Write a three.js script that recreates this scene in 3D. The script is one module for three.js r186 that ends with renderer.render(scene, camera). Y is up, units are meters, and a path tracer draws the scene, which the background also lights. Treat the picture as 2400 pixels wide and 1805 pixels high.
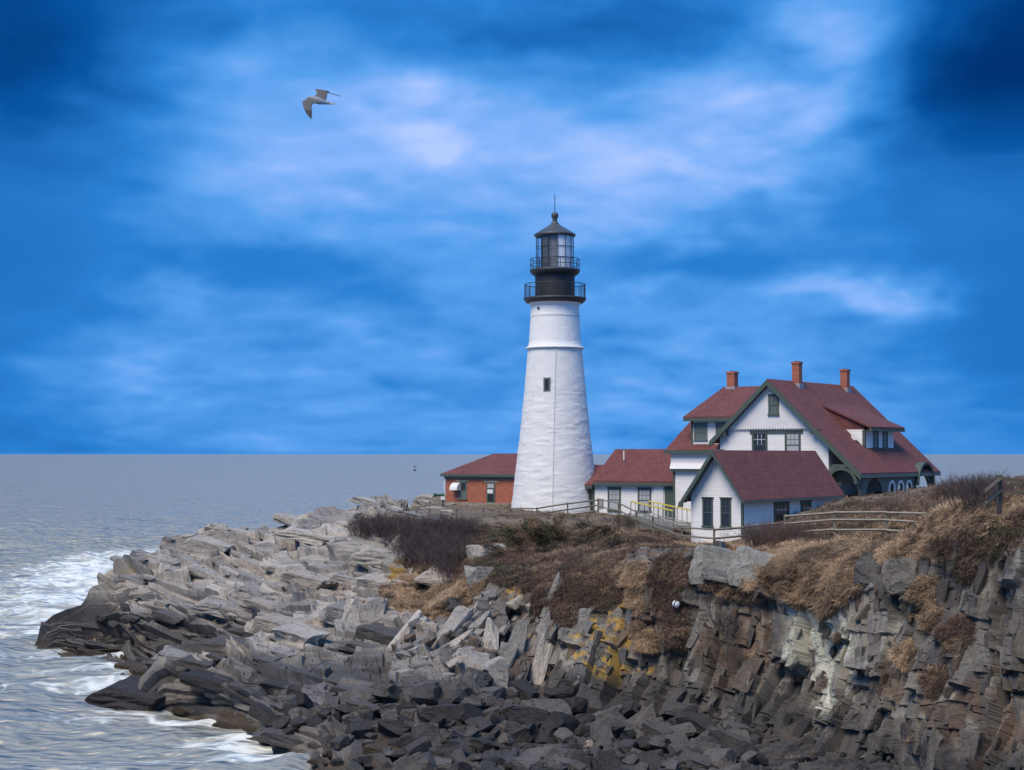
import * as THREE from 'three';
import { mergeGeometries } from 'three/addons/utils/BufferGeometryUtils.js';
import { ConvexGeometry } from 'three/addons/geometries/ConvexGeometry.js';

// ---------------------------------------------------------------- camera, sky, sun, exposure
const scene = new THREE.Scene();
const F = 3822, EYE = 14;                       // focal length in photo pixels (2400 x 1805), eye height above the sea
const PITCH = Math.atan(160.5 / F);
const camera = new THREE.PerspectiveCamera(2 * Math.atan(902.5 / F) * 180 / Math.PI, 1024 / 770, 0.5, 60000);
camera.position.set(0, EYE, 0);
camera.rotation.set(PITCH, 0, 0);
scene.add(camera);
const renderer = new THREE.WebGLRenderer({ antialias: true });
renderer.setSize(1024, 770);
renderer.toneMapping = THREE.LinearToneMapping;
renderer.toneMappingExposure = 1.48;
renderer.shadowMap.enabled = true;

const sun = new THREE.DirectionalLight(new THREE.Color().setRGB(1.0, 0.85, 0.66), 2.5);
sun.position.set(-40, 100, 60);
sun.target.position.set(0, 5, -110);
sun.position.add(sun.target.position);
sun.castShadow = true;
sun.shadow.radius = 60;
sun.shadow.mapSize.set(2048, 2048);
Object.assign(sun.shadow.camera, { left: -70, right: 70, top: 70, bottom: -70, near: 1, far: 400 });
scene.add(sun, sun.target);

// ---------------------------------------------------------------- noise
const hash = (a, b = 0, c = 0, s = 0) => {
  let h = (a * 374761393 + b * 668265263 + c * 2147483647 + s * 1274126177) | 0;
  h = Math.imul(h ^ (h >>> 13), 1274126177); h = Math.imul(h ^ (h >>> 16), 2246822519); h ^= h >>> 15;
  return (h >>> 0) / 4294967296;
};
const fade = (t) => t * t * (3 - 2 * t);
const lerp = (a, b, t) => a + (b - a) * t;
const clamp = (x, a = 0, b = 1) => Math.min(b, Math.max(a, x));
const sstep = (a, b, x) => fade(clamp((x - a) / (b - a)));
function noise(x, y, z = 0, s = 0) {
  const i = Math.floor(x), j = Math.floor(y), k = Math.floor(z), u = fade(x - i), v = fade(y - j), w = fade(z - k);
  const f = (a, b, c) => hash(i + a, j + b, k + c, s);
  return lerp(lerp(lerp(f(0, 0, 0), f(1, 0, 0), u), lerp(f(0, 1, 0), f(1, 1, 0), u), v), lerp(lerp(f(0, 0, 1), f(1, 0, 1), u), lerp(f(0, 1, 1), f(1, 1, 1), u), v), w);
}
function fbm(x, y, z = 0, oct = 4, s = 0) {
  let v = 0, a = 0.5, t = 0;
  for (let o = 0; o < oct; o++) { v += a * noise(x, y, z, s + o); t += a; a *= 0.5; x *= 2.03; y *= 2.03; z *= 2.03; }
  return v / t;
}
let seed = 7;
const rnd = () => { seed = (Math.imul(seed, 1664525) + 1013904223) >>> 0; return seed / 4294967296; };
const rr = (a, b) => a + (b - a) * rnd();
// a point of the place from where it shows in the photograph and how far away it stands
function at(px, py, d) {
  const v = (902.5 - py) / F, y = v * Math.cos(PITCH) + Math.sin(PITCH), z = -Math.cos(PITCH) + v * Math.sin(PITCH), k = d / -z;
  return new THREE.Vector3((px - 1200) / F * k, EYE + y * k, -d);
}
const SRGB = (r, g, b) => new THREE.Color().setRGB(r / 255, g / 255, b / 255, THREE.SRGBColorSpace);
const LIN = (r, g, b) => new THREE.Color().setRGB(r, g, b);

// ---------------------------------------------------------------- the sky: a broken deck of blue cloud
{
  const W = 4096, H = 2048, data = new Float32Array(W * H * 4);
  const stops = [[0, 0, 45, 105], [0.22, 8, 82, 158], [0.42, 42, 124, 204], [0.6, 84, 154, 228], [0.8, 132, 176, 242], [1, 172, 196, 246]].map(([t, r, g, b]) => [t, SRGB(r, g, b)]);
  const ramp = (t) => { t = clamp(t); for (let i = 1; i < stops.length; i++) if (t <= stops[i][0]) { const f = (t - stops[i - 1][0]) / (stops[i][0] - stops[i - 1][0]); return stops[i - 1][1].clone().lerp(stops[i][1], f); } return stops[5][1].clone(); };
  // each cloud, then edge darkening painted in as a vignette (position and size in degrees of azimuth and elevation, lightness)
  const deg = (px, py, rx, ry, k) => [Math.atan((px - 1200) / F) * 57.296, Math.atan((1063 - py) / F) * 57.296, rx / F * 57.296, ry / F * 57.296, k];
  const cloudsAndVignette = [deg(1030, 295, 140, 75, 0.32), deg(1560, 340, 360, 150, 0.24), deg(1990, 80, 170, 150, 0.26), deg(1820, 260, 220, 130, 0.18), deg(2040, 690, 190, 48, 0.32), deg(1480, 665, 80, 28, 0.16), deg(400, 700, 150, 50, 0.16), deg(1200, 450, 900, 420, 0.08), deg(1500, 900, 800, 160, 0.06),
    deg(700, 300, 300, 160, 0.17), deg(640, 440, 60, 26, 0.08), deg(340, 850, 110, 40, 0.12), deg(1300, 470, 420, 140, 0.1), deg(560, 120, 60, 110, 0.1), deg(1250, 930, 900, 120, 0.06), deg(900, 760, 500, 36, 0.06),
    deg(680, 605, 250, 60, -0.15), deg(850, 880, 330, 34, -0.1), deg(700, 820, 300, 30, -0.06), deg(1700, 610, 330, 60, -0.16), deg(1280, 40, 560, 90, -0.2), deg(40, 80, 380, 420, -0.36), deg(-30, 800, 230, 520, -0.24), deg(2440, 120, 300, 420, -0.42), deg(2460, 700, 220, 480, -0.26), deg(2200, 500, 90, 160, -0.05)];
  const put = (i, j, col) => { const o = (j * W + i) * 4, k = 0.74; data[o] = col.r * k; data[o + 1] = col.g * k; data[o + 2] = col.b * k; data[o + 3] = 1; };
  const colour = (i, j) => {
    const el = (j + 0.5) / H * Math.PI - Math.PI / 2, e = el * 57.296, a = ((i + 0.5) / W - 0.25) * 2 * Math.PI, az = Math.atan2(Math.sin(a), Math.cos(a)) * 57.296;
    const x = Math.cos(el) * Math.sin(a), z = -Math.cos(el) * Math.cos(a), y = Math.sin(el), q = 1 / (Math.max(y, 0) + 0.22);
    const wq = 0.9 * (fbm(x * q * 1.4, y * 4, z * q * 1.4, 3, 21) - 0.5), fine = fbm(x * q * 13 + wq * 5, y * 34 + wq * 6, z * q * 13, 6, 27) - 0.5, billow = 1 - Math.abs(2 * fbm(x * q * 7 + wq * 4, y * 20 + fine, z * q * 7, 5, 33) - 1);
    let c = 0.475 + 0.42 * (fbm(x * q * 1.7 + 11, y * 5 + 3, z * q * 1.7 + 5, 5) - 0.5) + 0.22 * (fbm(x * q * 6 + wq * 4, y * 14 + wq * 3, z * q * 6, 6, 9) - 0.5) + 0.1 * (billow - 0.7) + 0.1 * fine;
    c += 0.16 * sstep(14, 45, e);                       // more of the pale deck is seen towards the zenith
    if (Math.abs(az) < 40 && e < 40) {
      const wx = 3.6 * (fbm(az * 0.3, e * 0.4, 1, 6, 3) - 0.5), wy = 3 * (fbm(az * 0.3, e * 0.4, 8, 6, 5) - 0.5);
      for (const [ca, ce, ra, re, k] of cloudsAndVignette) { const u = (az + wx - ca) / ra, v = (e + wy - ce) / re, r2 = u * u + v * v; if (r2 < 6) c += k * Math.exp(-r2) * (1 + (k > 0 ? 1.1 : 0.4) * fine); }
    }
    const lo = lerp(0.34, 0.0, sstep(8.5, 13, e)); return ramp(lo + Math.log1p(Math.exp((c - lo) * 14)) / 14);
  };
  const low = ramp(0.5);
  for (let j = 0; j < H / 2; j++) for (let i = 0; i < W; i++) put(i, j, low);
  for (let j = H / 2; j < H; j += 2) for (let i = 0; i < W; i += 2) {
    const near = Math.abs(((i / W - 0.25) * 360 + 540) % 360 - 180) < 30 && (j / H - 0.5) * 180 < 28;
    if (near) for (const [p, q] of [[0, 0], [1, 0], [0, 1], [1, 1]]) put(i + p, j + q, colour(i + p, j + q));
    else { const c = colour(i + 0.5, j + 0.5); for (const [p, q] of [[0, 0], [1, 0], [0, 1], [1, 1]]) put(i + p, j + q, c); }
  }
  const t = new THREE.DataTexture(data, W, H, THREE.RGBAFormat, THREE.FloatType);
  t.mapping = THREE.EquirectangularReflectionMapping; t.magFilter = THREE.LinearFilter; t.needsUpdate = true;
  scene.background = t; scene.environment = t;
}

// ---------------------------------------------------------------- textures and materials
function tex(w, h, fn, repeat, srgb = false) {       // fn(u, v) -> [r, g, b] 0..1, tiled where the function is
  const d = new Uint8Array(w * h * 4);
  for (let j = 0; j < h; j++) for (let i = 0; i < w; i++) {
    const c = fn(i / w, j / h), o = (j * w + i) * 4, g = Array.isArray(c) ? c : [c, c, c];
    d[o] = clamp(g[0]) * 255; d[o + 1] = clamp(g[1]) * 255; d[o + 2] = clamp(g[2]) * 255; d[o + 3] = 255;
  }
  const t = new THREE.DataTexture(d, w, h); t.magFilter = THREE.LinearFilter; t.minFilter = THREE.LinearMipmapLinearFilter; t.generateMipmaps = true;
  t.wrapS = t.wrapT = THREE.RepeatWrapping; if (repeat) t.repeat.set(...repeat); if (srgb) t.colorSpace = THREE.SRGBColorSpace; t.needsUpdate = true;
  return t;
}
// noise that tiles over one unit: n cells across
function tnoise(u, v, n, m, s) {
  const x = u * n, y = v * m, i = Math.floor(x), j = Math.floor(y), a = fade(x - i), b = fade(y - j), f = (p, q) => hash((i + p) % n, (j + q) % m, 5, s);
  return lerp(lerp(f(0, 0), f(1, 0), a), lerp(f(0, 1), f(1, 1), a), b);
}
const tf = (u, v, n, m, s, o = 4) => { let r = 0, a = 0.5, t = 0; for (let k = 0; k < o; k++) { r += a * tnoise(u, v, n << k, m << k, s + k); t += a; a *= 0.55; } return r / t; };
const rockGrain = (u, v) => {
  const w = 0.04 * tf(u, v, 5, 5, 18, 3), bed = tf(u + w, v + w, 4, 30, 20, 4), crackA = 1 - sstep(0.0, 0.035, Math.abs(tf(u, v, 5, 9, 26, 4) - 0.5)), crackB = 1 - sstep(0, 0.03, Math.abs(tf(u + 0.3, v, 9, 5, 36, 4) - 0.52)), blot = tf(u, v, 3, 3, 47, 4);
  return 0.2 + 0.55 * bed + 0.35 * tf(u, v, 40, 40, 31, 3) + 0.3 * (blot - 0.5) - 0.3 * crackA - 0.22 * crackB;
};
const rockMap = tex(512, 512, (u, v) => { const g = rockGrain(u, v) * 1.05 + 0.26; return [g, g * 0.99, g * 0.97]; }, [0.25, 0.25]);
const rockBump = tex(512, 512, (u, v) => rockGrain(u, v), [0.25, 0.25]);
const shingleMap = tex(512, 512, (u, v) => {
  const r = Math.floor(v * 24), k = Math.floor(u * 20 + (r % 2) * 0.5), s = hash(k % 20, r, 3, 60), fv = v * 24 - r;
  const g = 0.66 + 0.2 * s + 0.22 * (tf(u, v, 64, 64, 70, 2) - 0.5) + 0.3 * (tf(u, v, 5, 5, 80, 3) - 0.5) - (fv < 0.16 ? 0.2 : 0);
  return [g, g, g];
}, [0.25, 0.25]);
const shingleBump = tex(256, 256, (u, v) => { const fv = v * 24 % 1; return 0.3 + 0.6 * (1 - fv) + 0.1 * hash(Math.floor(u * 20), Math.floor(v * 24), 1, 4); }, [0.25, 0.25]);
const sidingBump = tex(16, 256, (u, v) => { const f = (v * 8) % 1; return f < 0.14 ? 0.1 : 1 - 0.75 * f; }, [1, 1 / 0.96]);
const sidingMap = tex(256, 256, (u, v) => { const g = 0.93 + 0.1 * (tf(u, v, 4, 24, 91, 3) - 0.5) + 0.06 * (hash(Math.floor(v * 8), 3, 1, 8) - 0.5); return [g, g, g]; }, [0.3, 1 / 0.96]);
const brickFn = (u, v, want) => {
  const r = Math.floor(v * 16), x = u * 6 + (r % 2) * 0.5, k = Math.floor(x) % 6, fu = x - Math.floor(x), fv = v * 16 - r, joint = fu < 0.05 || fv < 0.14, s = hash(k, r, 2, 12);
  if (want === 'h') return joint ? 0.2 : 0.85 + 0.15 * s;
  if (joint) return [0.36, 0.24, 0.2];
  const g = 0.7 + 0.4 * s + 0.2 * (tf(u, v, 32, 32, 5, 2) - 0.5); return [0.43 * g, 0.135 * g, 0.075 * g];
};
const brickMap = tex(512, 512, (u, v) => brickFn(u, v), [1 / 1.3, 1 / 1.15]), brickBump = tex(512, 512, (u, v) => brickFn(u, v, 'h'), [1 / 1.3, 1 / 1.15]);
const woodMap = tex(128, 256, (u, v) => { const g = 0.62 + 0.5 * (tf(u, v, 24, 3, 14, 4) - 0.5) + 0.35 * (tf(u, v, 4, 4, 24, 3) - 0.5); return [g, g * 0.98, g * 0.94]; }, [2, 1]);
const paintMap = tex(256, 256, (u, v) => { const g = 0.9 + 0.16 * (tf(u, v, 4, 4, 44, 5) - 0.5); return [g, g, g]; }, [0.4, 0.4]);
const plasterBump = tex(512, 512, (u, v) => tf(u, v, 10, 22, 77, 5), [3, 3]);

const mat = (color, rough = 0.9, more = {}) => new THREE.MeshStandardMaterial({ color, roughness: rough, metalness: 0, ...more });
const M = {
  siding: mat(LIN(0.82, 0.82, 0.81), 0.6, { map: sidingMap, bumpMap: sidingBump, bumpScale: 0.018 }),
  white: mat(LIN(0.8, 0.8, 0.79), 0.6, { map: paintMap }),
  tower: mat(LIN(0.9, 0.9, 0.88), 0.75, { map: paintMap, bumpMap: plasterBump, bumpScale: 0.025 }),
  roof: mat(LIN(0.195, 0.068, 0.066), 0.95, { map: shingleMap, bumpMap: shingleBump, bumpScale: 0.02 }),
  green: mat(LIN(0.075, 0.105, 0.085), 0.6, { map: paintMap }),
  greyGreen: mat(LIN(0.15, 0.17, 0.155), 0.7, { map: paintMap }),
  brick: mat(LIN(1, 1, 1), 0.95, { map: brickMap, bumpMap: brickBump, bumpScale: 0.012 }),
  stone: mat(LIN(0.36, 0.31, 0.27), 0.95, { map: rockMap, bumpMap: rockBump, bumpScale: 0.03 }),
  black: mat(LIN(0.022, 0.021, 0.025), 0.55, { map: paintMap }),
  iron: mat(LIN(0.035, 0.04, 0.042), 0.5),
  domeIron: mat(LIN(0.07, 0.075, 0.08), 0.42, { map: paintMap }),
  glass: new THREE.MeshPhysicalMaterial({ color: LIN(0.95, 0.97, 1), roughness: 0.03, transmission: 1, thickness: 0, ior: 1.5 }),
  pane: mat(LIN(0.03, 0.034, 0.038), 0.08),
  paneCurtain: mat(LIN(0.42, 0.44, 0.45), 0.3),
  blind: mat(LIN(0.12, 0.15, 0.14), 0.4),
  curtainDark: mat(LIN(0.075, 0.078, 0.083), 0.9), curtainGrey: mat(LIN(0.2, 0.2, 0.21), 0.9), curtainWhite: mat(LIN(0.84, 0.83, 0.82), 0.9),
  lead: mat(LIN(0.3, 0.31, 0.33), 0.5), wood: mat(LIN(0.3, 0.265, 0.22), 0.95, { map: woodMap }), woodDark: mat(LIN(0.15, 0.125, 0.09), 0.95, { map: woodMap }),
  concrete: mat(LIN(0.3, 0.29, 0.26), 0.95, { map: rockMap, bumpMap: rockBump, bumpScale: 0.01 }),
  yellow: mat(LIN(0.62, 0.48, 0.05), 0.5), hornGreen: mat(LIN(0.02, 0.085, 0.045), 0.45),
};
// uv in metres, taken from the face's own direction
function uvBox(g, k = 1) {
  g = g.index ? g.toNonIndexed() : g;
  const p = g.attributes.position, uv = new Float32Array(p.count * 2), A = new THREE.Vector3(), B = new THREE.Vector3(), C = new THREE.Vector3();
  for (let i = 0; i < p.count; i += 3) {
    A.fromBufferAttribute(p, i); B.fromBufferAttribute(p, i + 1).sub(A); C.fromBufferAttribute(p, i + 2).sub(A); B.cross(C);
    const ax = Math.abs(B.x), ay = Math.abs(B.y), az = Math.abs(B.z);
    for (let v = 0; v < 3; v++) {
      const x = p.getX(i + v), y = p.getY(i + v), z = p.getZ(i + v);
      const [s, t] = ay > 1.6 * Math.max(ax, az) ? [x, z] : ax > az ? [z, y * (ay > 0.3 * ax ? 1.35 : 1)] : [x, y * (ay > 0.3 * az ? 1.35 : 1)];
      uv[(i + v) * 2] = s * k; uv[(i + v) * 2 + 1] = t * k;
    }
  }
  g.setAttribute('uv', new THREE.BufferAttribute(uv, 2));
  return g;
}
const shadowed = (o) => { o.castShadow = o.receiveShadow = true; return o; };
const counts = {};
function numbered(name) { const n = counts[name] = (counts[name] ?? -1) + 1; return n ? `${name}_${String(n).padStart(3, '0')}` : name; }
function tag(o, label, category, group) { o.userData.label = label; if (category) o.userData.category = category; if (group) o.userData.group = group; return o; }
function top(o) { o.name = numbered(o.name); scene.add(o); return o; }
function structure(name, geometry, material) { const m = shadowed(new THREE.Mesh(geometry, material)); m.name = numbered(name); m.userData.kind = 'structure'; scene.add(m); return m; }
function group(name, label, category, pos, turn = 0, grp) { const g = new THREE.Group(); g.name = name; g.position.copy(pos); g.rotation.y = turn; tag(g, label, category, grp); return top(g); }
function part(name, geos, material, parent) {
  const list = (Array.isArray(geos) ? geos : [geos]).map((g) => { g = g.index ? g.toNonIndexed() : g; for (const k of Object.keys(g.attributes)) if (!['position', 'normal', 'uv'].includes(k)) g.deleteAttribute(k); if (!g.attributes.normal) g.computeVertexNormals(); return g; });
  const g = list.length > 1 ? mergeGeometries(list) : list[0];
  const m = shadowed(new THREE.Mesh(g, material)); m.name = name; parent.add(m); return m;
}
const box = (x0, x1, y0, y1, z0, z1) => uvBox(new THREE.BoxGeometry(Math.abs(x1 - x0), Math.abs(y1 - y0), Math.abs(z1 - z0)).translate((x0 + x1) / 2, (y0 + y1) / 2, (z0 + z1) / 2));
function prism(pts, depth, holes = []) { const s = new THREE.Shape(pts.map((p) => new THREE.Vector2(...p))); for (const h of holes) s.holes.push(h); return new THREE.ExtrudeGeometry(s, { depth, bevelEnabled: false, curveSegments: 14 }); }
// a bar of square section between two points
function bar(a, b, w, h = w) {
  a = Array.isArray(a) ? new THREE.Vector3(...a) : a; b = Array.isArray(b) ? new THREE.Vector3(...b) : b;
  const L = a.distanceTo(b), g = new THREE.BoxGeometry(w, L, h), q = new THREE.Quaternion().setFromUnitVectors(new THREE.Vector3(0, 1, 0), b.clone().sub(a).normalize());
  return uvBox(g).applyQuaternion(q).translate((a.x + b.x) / 2, (a.y + b.y) / 2, (a.z + b.z) / 2);
}
// a flat slab with the given top corners, thickness straight down
function slab(c, th) {
  const v = [...c, ...c.map(([x, y, z]) => [x, y - th, z])], n = c.length, idx = [];
  for (let i = 1; i < n - 1; i++) idx.push(0, i, i + 1, n, n + i + 1, n + i);
  for (let i = 0; i < n; i++) { const j = (i + 1) % n; idx.push(i, n + i, j, j, n + i, n + j); }
  const g = new THREE.BufferGeometry(); g.setAttribute('position', new THREE.Float32BufferAttribute(v.flat(), 3)); g.setIndex(idx);
  const r = uvBox(g); r.computeVertexNormals(); return r;
}
console.log('stage materials');
// ---------------------------------------------------------------- the sea
{
  const sp = (px, py, rx, rz, k) => { const p = at(px, py, EYE * F / (py - 1063)); return [p.x, p.z, rx, rz, k]; };
  const foamSpots = [sp(255, 1330, 9, 22, 0.9), sp(300, 1308, 8, 13, 1), sp(180, 1358, 9, 20, 0.75), sp(230, 1395, 8, 15, 0.95), sp(120, 1395, 10, 16, 0.6), sp(225, 1445, 6, 9, 0.85), sp(70, 1440, 9, 12, 0.5), sp(150, 1480, 7, 8, 0.55), sp(20, 1480, 8, 8, 0.35),
    sp(270, 1538, 5, 1.6, 0.85), sp(180, 1530, 6, 2.2, 0.6), sp(130, 1572, 7, 1.5, 0.55), sp(300, 1603, 4.5, 1.7, 0.75), sp(180, 1610, 7, 1.3, 0.5), sp(565, 1735, 2.6, 1.3, 1.15), sp(640, 1722, 2.4, 1.1, 0.95), sp(600, 1765, 3, 1, 0.75), sp(480, 1690, 1.9, 0.7, 0.8), sp(720, 1765, 2, 1.1, 0.8), sp(800, 1760, 3, 1.5, 0.7), sp(420, 1650, 4, 3, 0.35), sp(320, 1680, 3, 2, 0.4), sp(420, 1765, 6, 0.7, 0.45), sp(260, 1785, 5, 0.8, 0.4)];
  const cover = (x, z) => { let c = 0; for (const [cx, cz, rx, rz, k] of foamSpots) { const u = (x - cx) / rx, v = (z - cz) / rz, r = u * u + v * v; if (r < 5) c = Math.max(c, k * Math.exp(-r * 0.75)); } return c; };
  const ridge = (n) => 1 - Math.abs(2 * n - 1);
  const wave = (x, z) => {
    const w = 3 * fbm(x * 0.06, z * 0.06, 0, 3, 2);
    const a = ridge(noise(x * 0.075 + w * 0.35, z * 0.2 + x * 0.03 + w * 0.5, 0, 51)), b = ridge(noise(x * 0.2 + w, z * 0.48 - x * 0.05, 0, 52)), c = ridge(noise(x * 0.55, z * 1.1 + w, 0, 53));
    return 0.5 * (a * a - 0.4) + 0.3 * (b * b - 0.4) + 0.13 * (c - 0.5);
  };
  const rough = (x, z) => { const q = fbm(x * 0.35, z * 0.35, 4, 4, 8); return (q - 0.5); };
  // foam and water colour over the stretch by the rocks
  const X0 = -92, X1 = 10, Z0 = 60, Z1 = 250, W = 1536, H = 2048, foam = new Float32Array(W * H);
  for (let j = 0; j < H; j++) for (let i = 0; i < W; i++) {
    const x = X0 + (X1 - X0) * (i + 0.5) / W, z = -(Z0 + (Z1 - Z0) * (j + 0.5) / H), c = cover(x, z);
    const wx = 2.2 * (fbm(x * 0.3, z * 0.3, 1, 3, 31) - 0.5), wz = 2.2 * (fbm(x * 0.3, z * 0.3, 7, 3, 32) - 0.5);
    const lace = 1 - Math.abs(2 * fbm((x + wx) * 0.55, (z + wz) * 0.75, 0, 4, 33) - 1), clump = fbm((x + wx) * 0.16, (z + wz) * 0.22, 3, 4, 34);
    let f = c > 0.02 ? sstep(1.05 - 0.62 * c, 1.2 - 0.42 * c, lace * 0.72 + clump * 0.5) : 0;
    const crest = wave(x, z); f = Math.max(f, 0.5 * sstep(0.47, 0.56, crest) * sstep(0.5, 0.7, fbm(x * 0.8, z * 0.8, 2, 3, 35)));
    foam[j * W + i] = f * 0.95 + 0.3 * sstep(0.15, 0.7, c) * (1 - f);
  }
  const mk = (fn) => tex(W, H, (u, v) => fn(foam[Math.round(v * H) * W + Math.round(u * W)]));
  const colorMap = mk((f) => [lerp(0.285, 0.7, f), lerp(0.288, 0.74, f), lerp(0.258, 0.71, f)]);
  const roughMap = mk((f) => { const r = lerp(0.33, 0.9, f); return [r, r, r]; });
  for (const t of [colorMap, roughMap]) { t.wrapS = t.wrapT = THREE.ClampToEdgeWrapping; t.repeat.set(1 / (X1 - X0), 1 / (Z1 - Z0)); t.offset.set(-X0 / (X1 - X0), -Z0 / (Z1 - Z0)); }
  const ripple = tex(1024, 1024, (u, v) => { const a = tf(u, v, 10, 26, 61, 5), b = tf(u, v, 30, 70, 66, 3); return 0.55 * (1 - Math.abs(2 * a - 1)) + 0.35 * (1 - Math.abs(2 * b - 1)); }, [1 / 70, 1 / 70]);
  const xs = [], zs = [];
  for (let x = -80; x <= 12; x += 0.42) xs.push(x);
  for (let x = 12, s = 1.1; x < 15000; x += s, s *= x < 240 ? 1.012 : 1.3) xs.push(x);
  for (let x = -80, s = 1.1; x > -15000; s *= x > -240 ? 1.012 : 1.3) { x -= s; xs.unshift(x); }
  for (let z = 20; z < 70; z += 3) zs.push(z);
  for (let z = 70; z < 260; z += 0.42) zs.push(z);
  for (let z = 260, s = 0.45; z < 30000; z += s, s *= z < 1600 ? 1.02 : 1.12) zs.push(z);
  const nx = xs.length, nz = zs.length, pos = new Float32Array(nx * nz * 3), uv = new Float32Array(nx * nz * 2), idx = [];
  for (let j = 0; j < nz; j++) for (let i = 0; i < nx; i++) {
    const x = xs[i], z = -zs[j], o = j * nx + i;
    const near = 1 - 0.8 * sstep(500, 1600, -z);
    const c = cover(x, z);
    pos[o * 3] = x; pos[o * 3 + 1] = -z < 4000 && Math.abs(x) < 900 ? near * (wave(x, z) * (1 + 0.35 * c) + 0.9 * c * rough(x, z)) - 0.05 : -0.05; pos[o * 3 + 2] = z;
    uv[o * 2] = x; uv[o * 2 + 1] = -z;
  }
  for (let j = 0; j < nz - 1; j++) for (let i = 0; i < nx - 1; i++) { const a = j * nx + i; idx.push(a, a + 1, a + nx, a + 1, a + nx + 1, a + nx); }
  const g = new THREE.BufferGeometry();
  g.setAttribute('position', new THREE.BufferAttribute(pos, 3)); g.setAttribute('uv', new THREE.BufferAttribute(uv, 2)); g.setIndex(idx); g.computeVertexNormals();
  structure('sea', g, new THREE.MeshStandardMaterial({ color: 0xffffff, map: colorMap, roughness: 1, roughnessMap: roughMap, metalness: 0, bumpMap: ripple, bumpScale: 1.6 }));
  console.log('stage sea', nx * nz);
}

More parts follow.
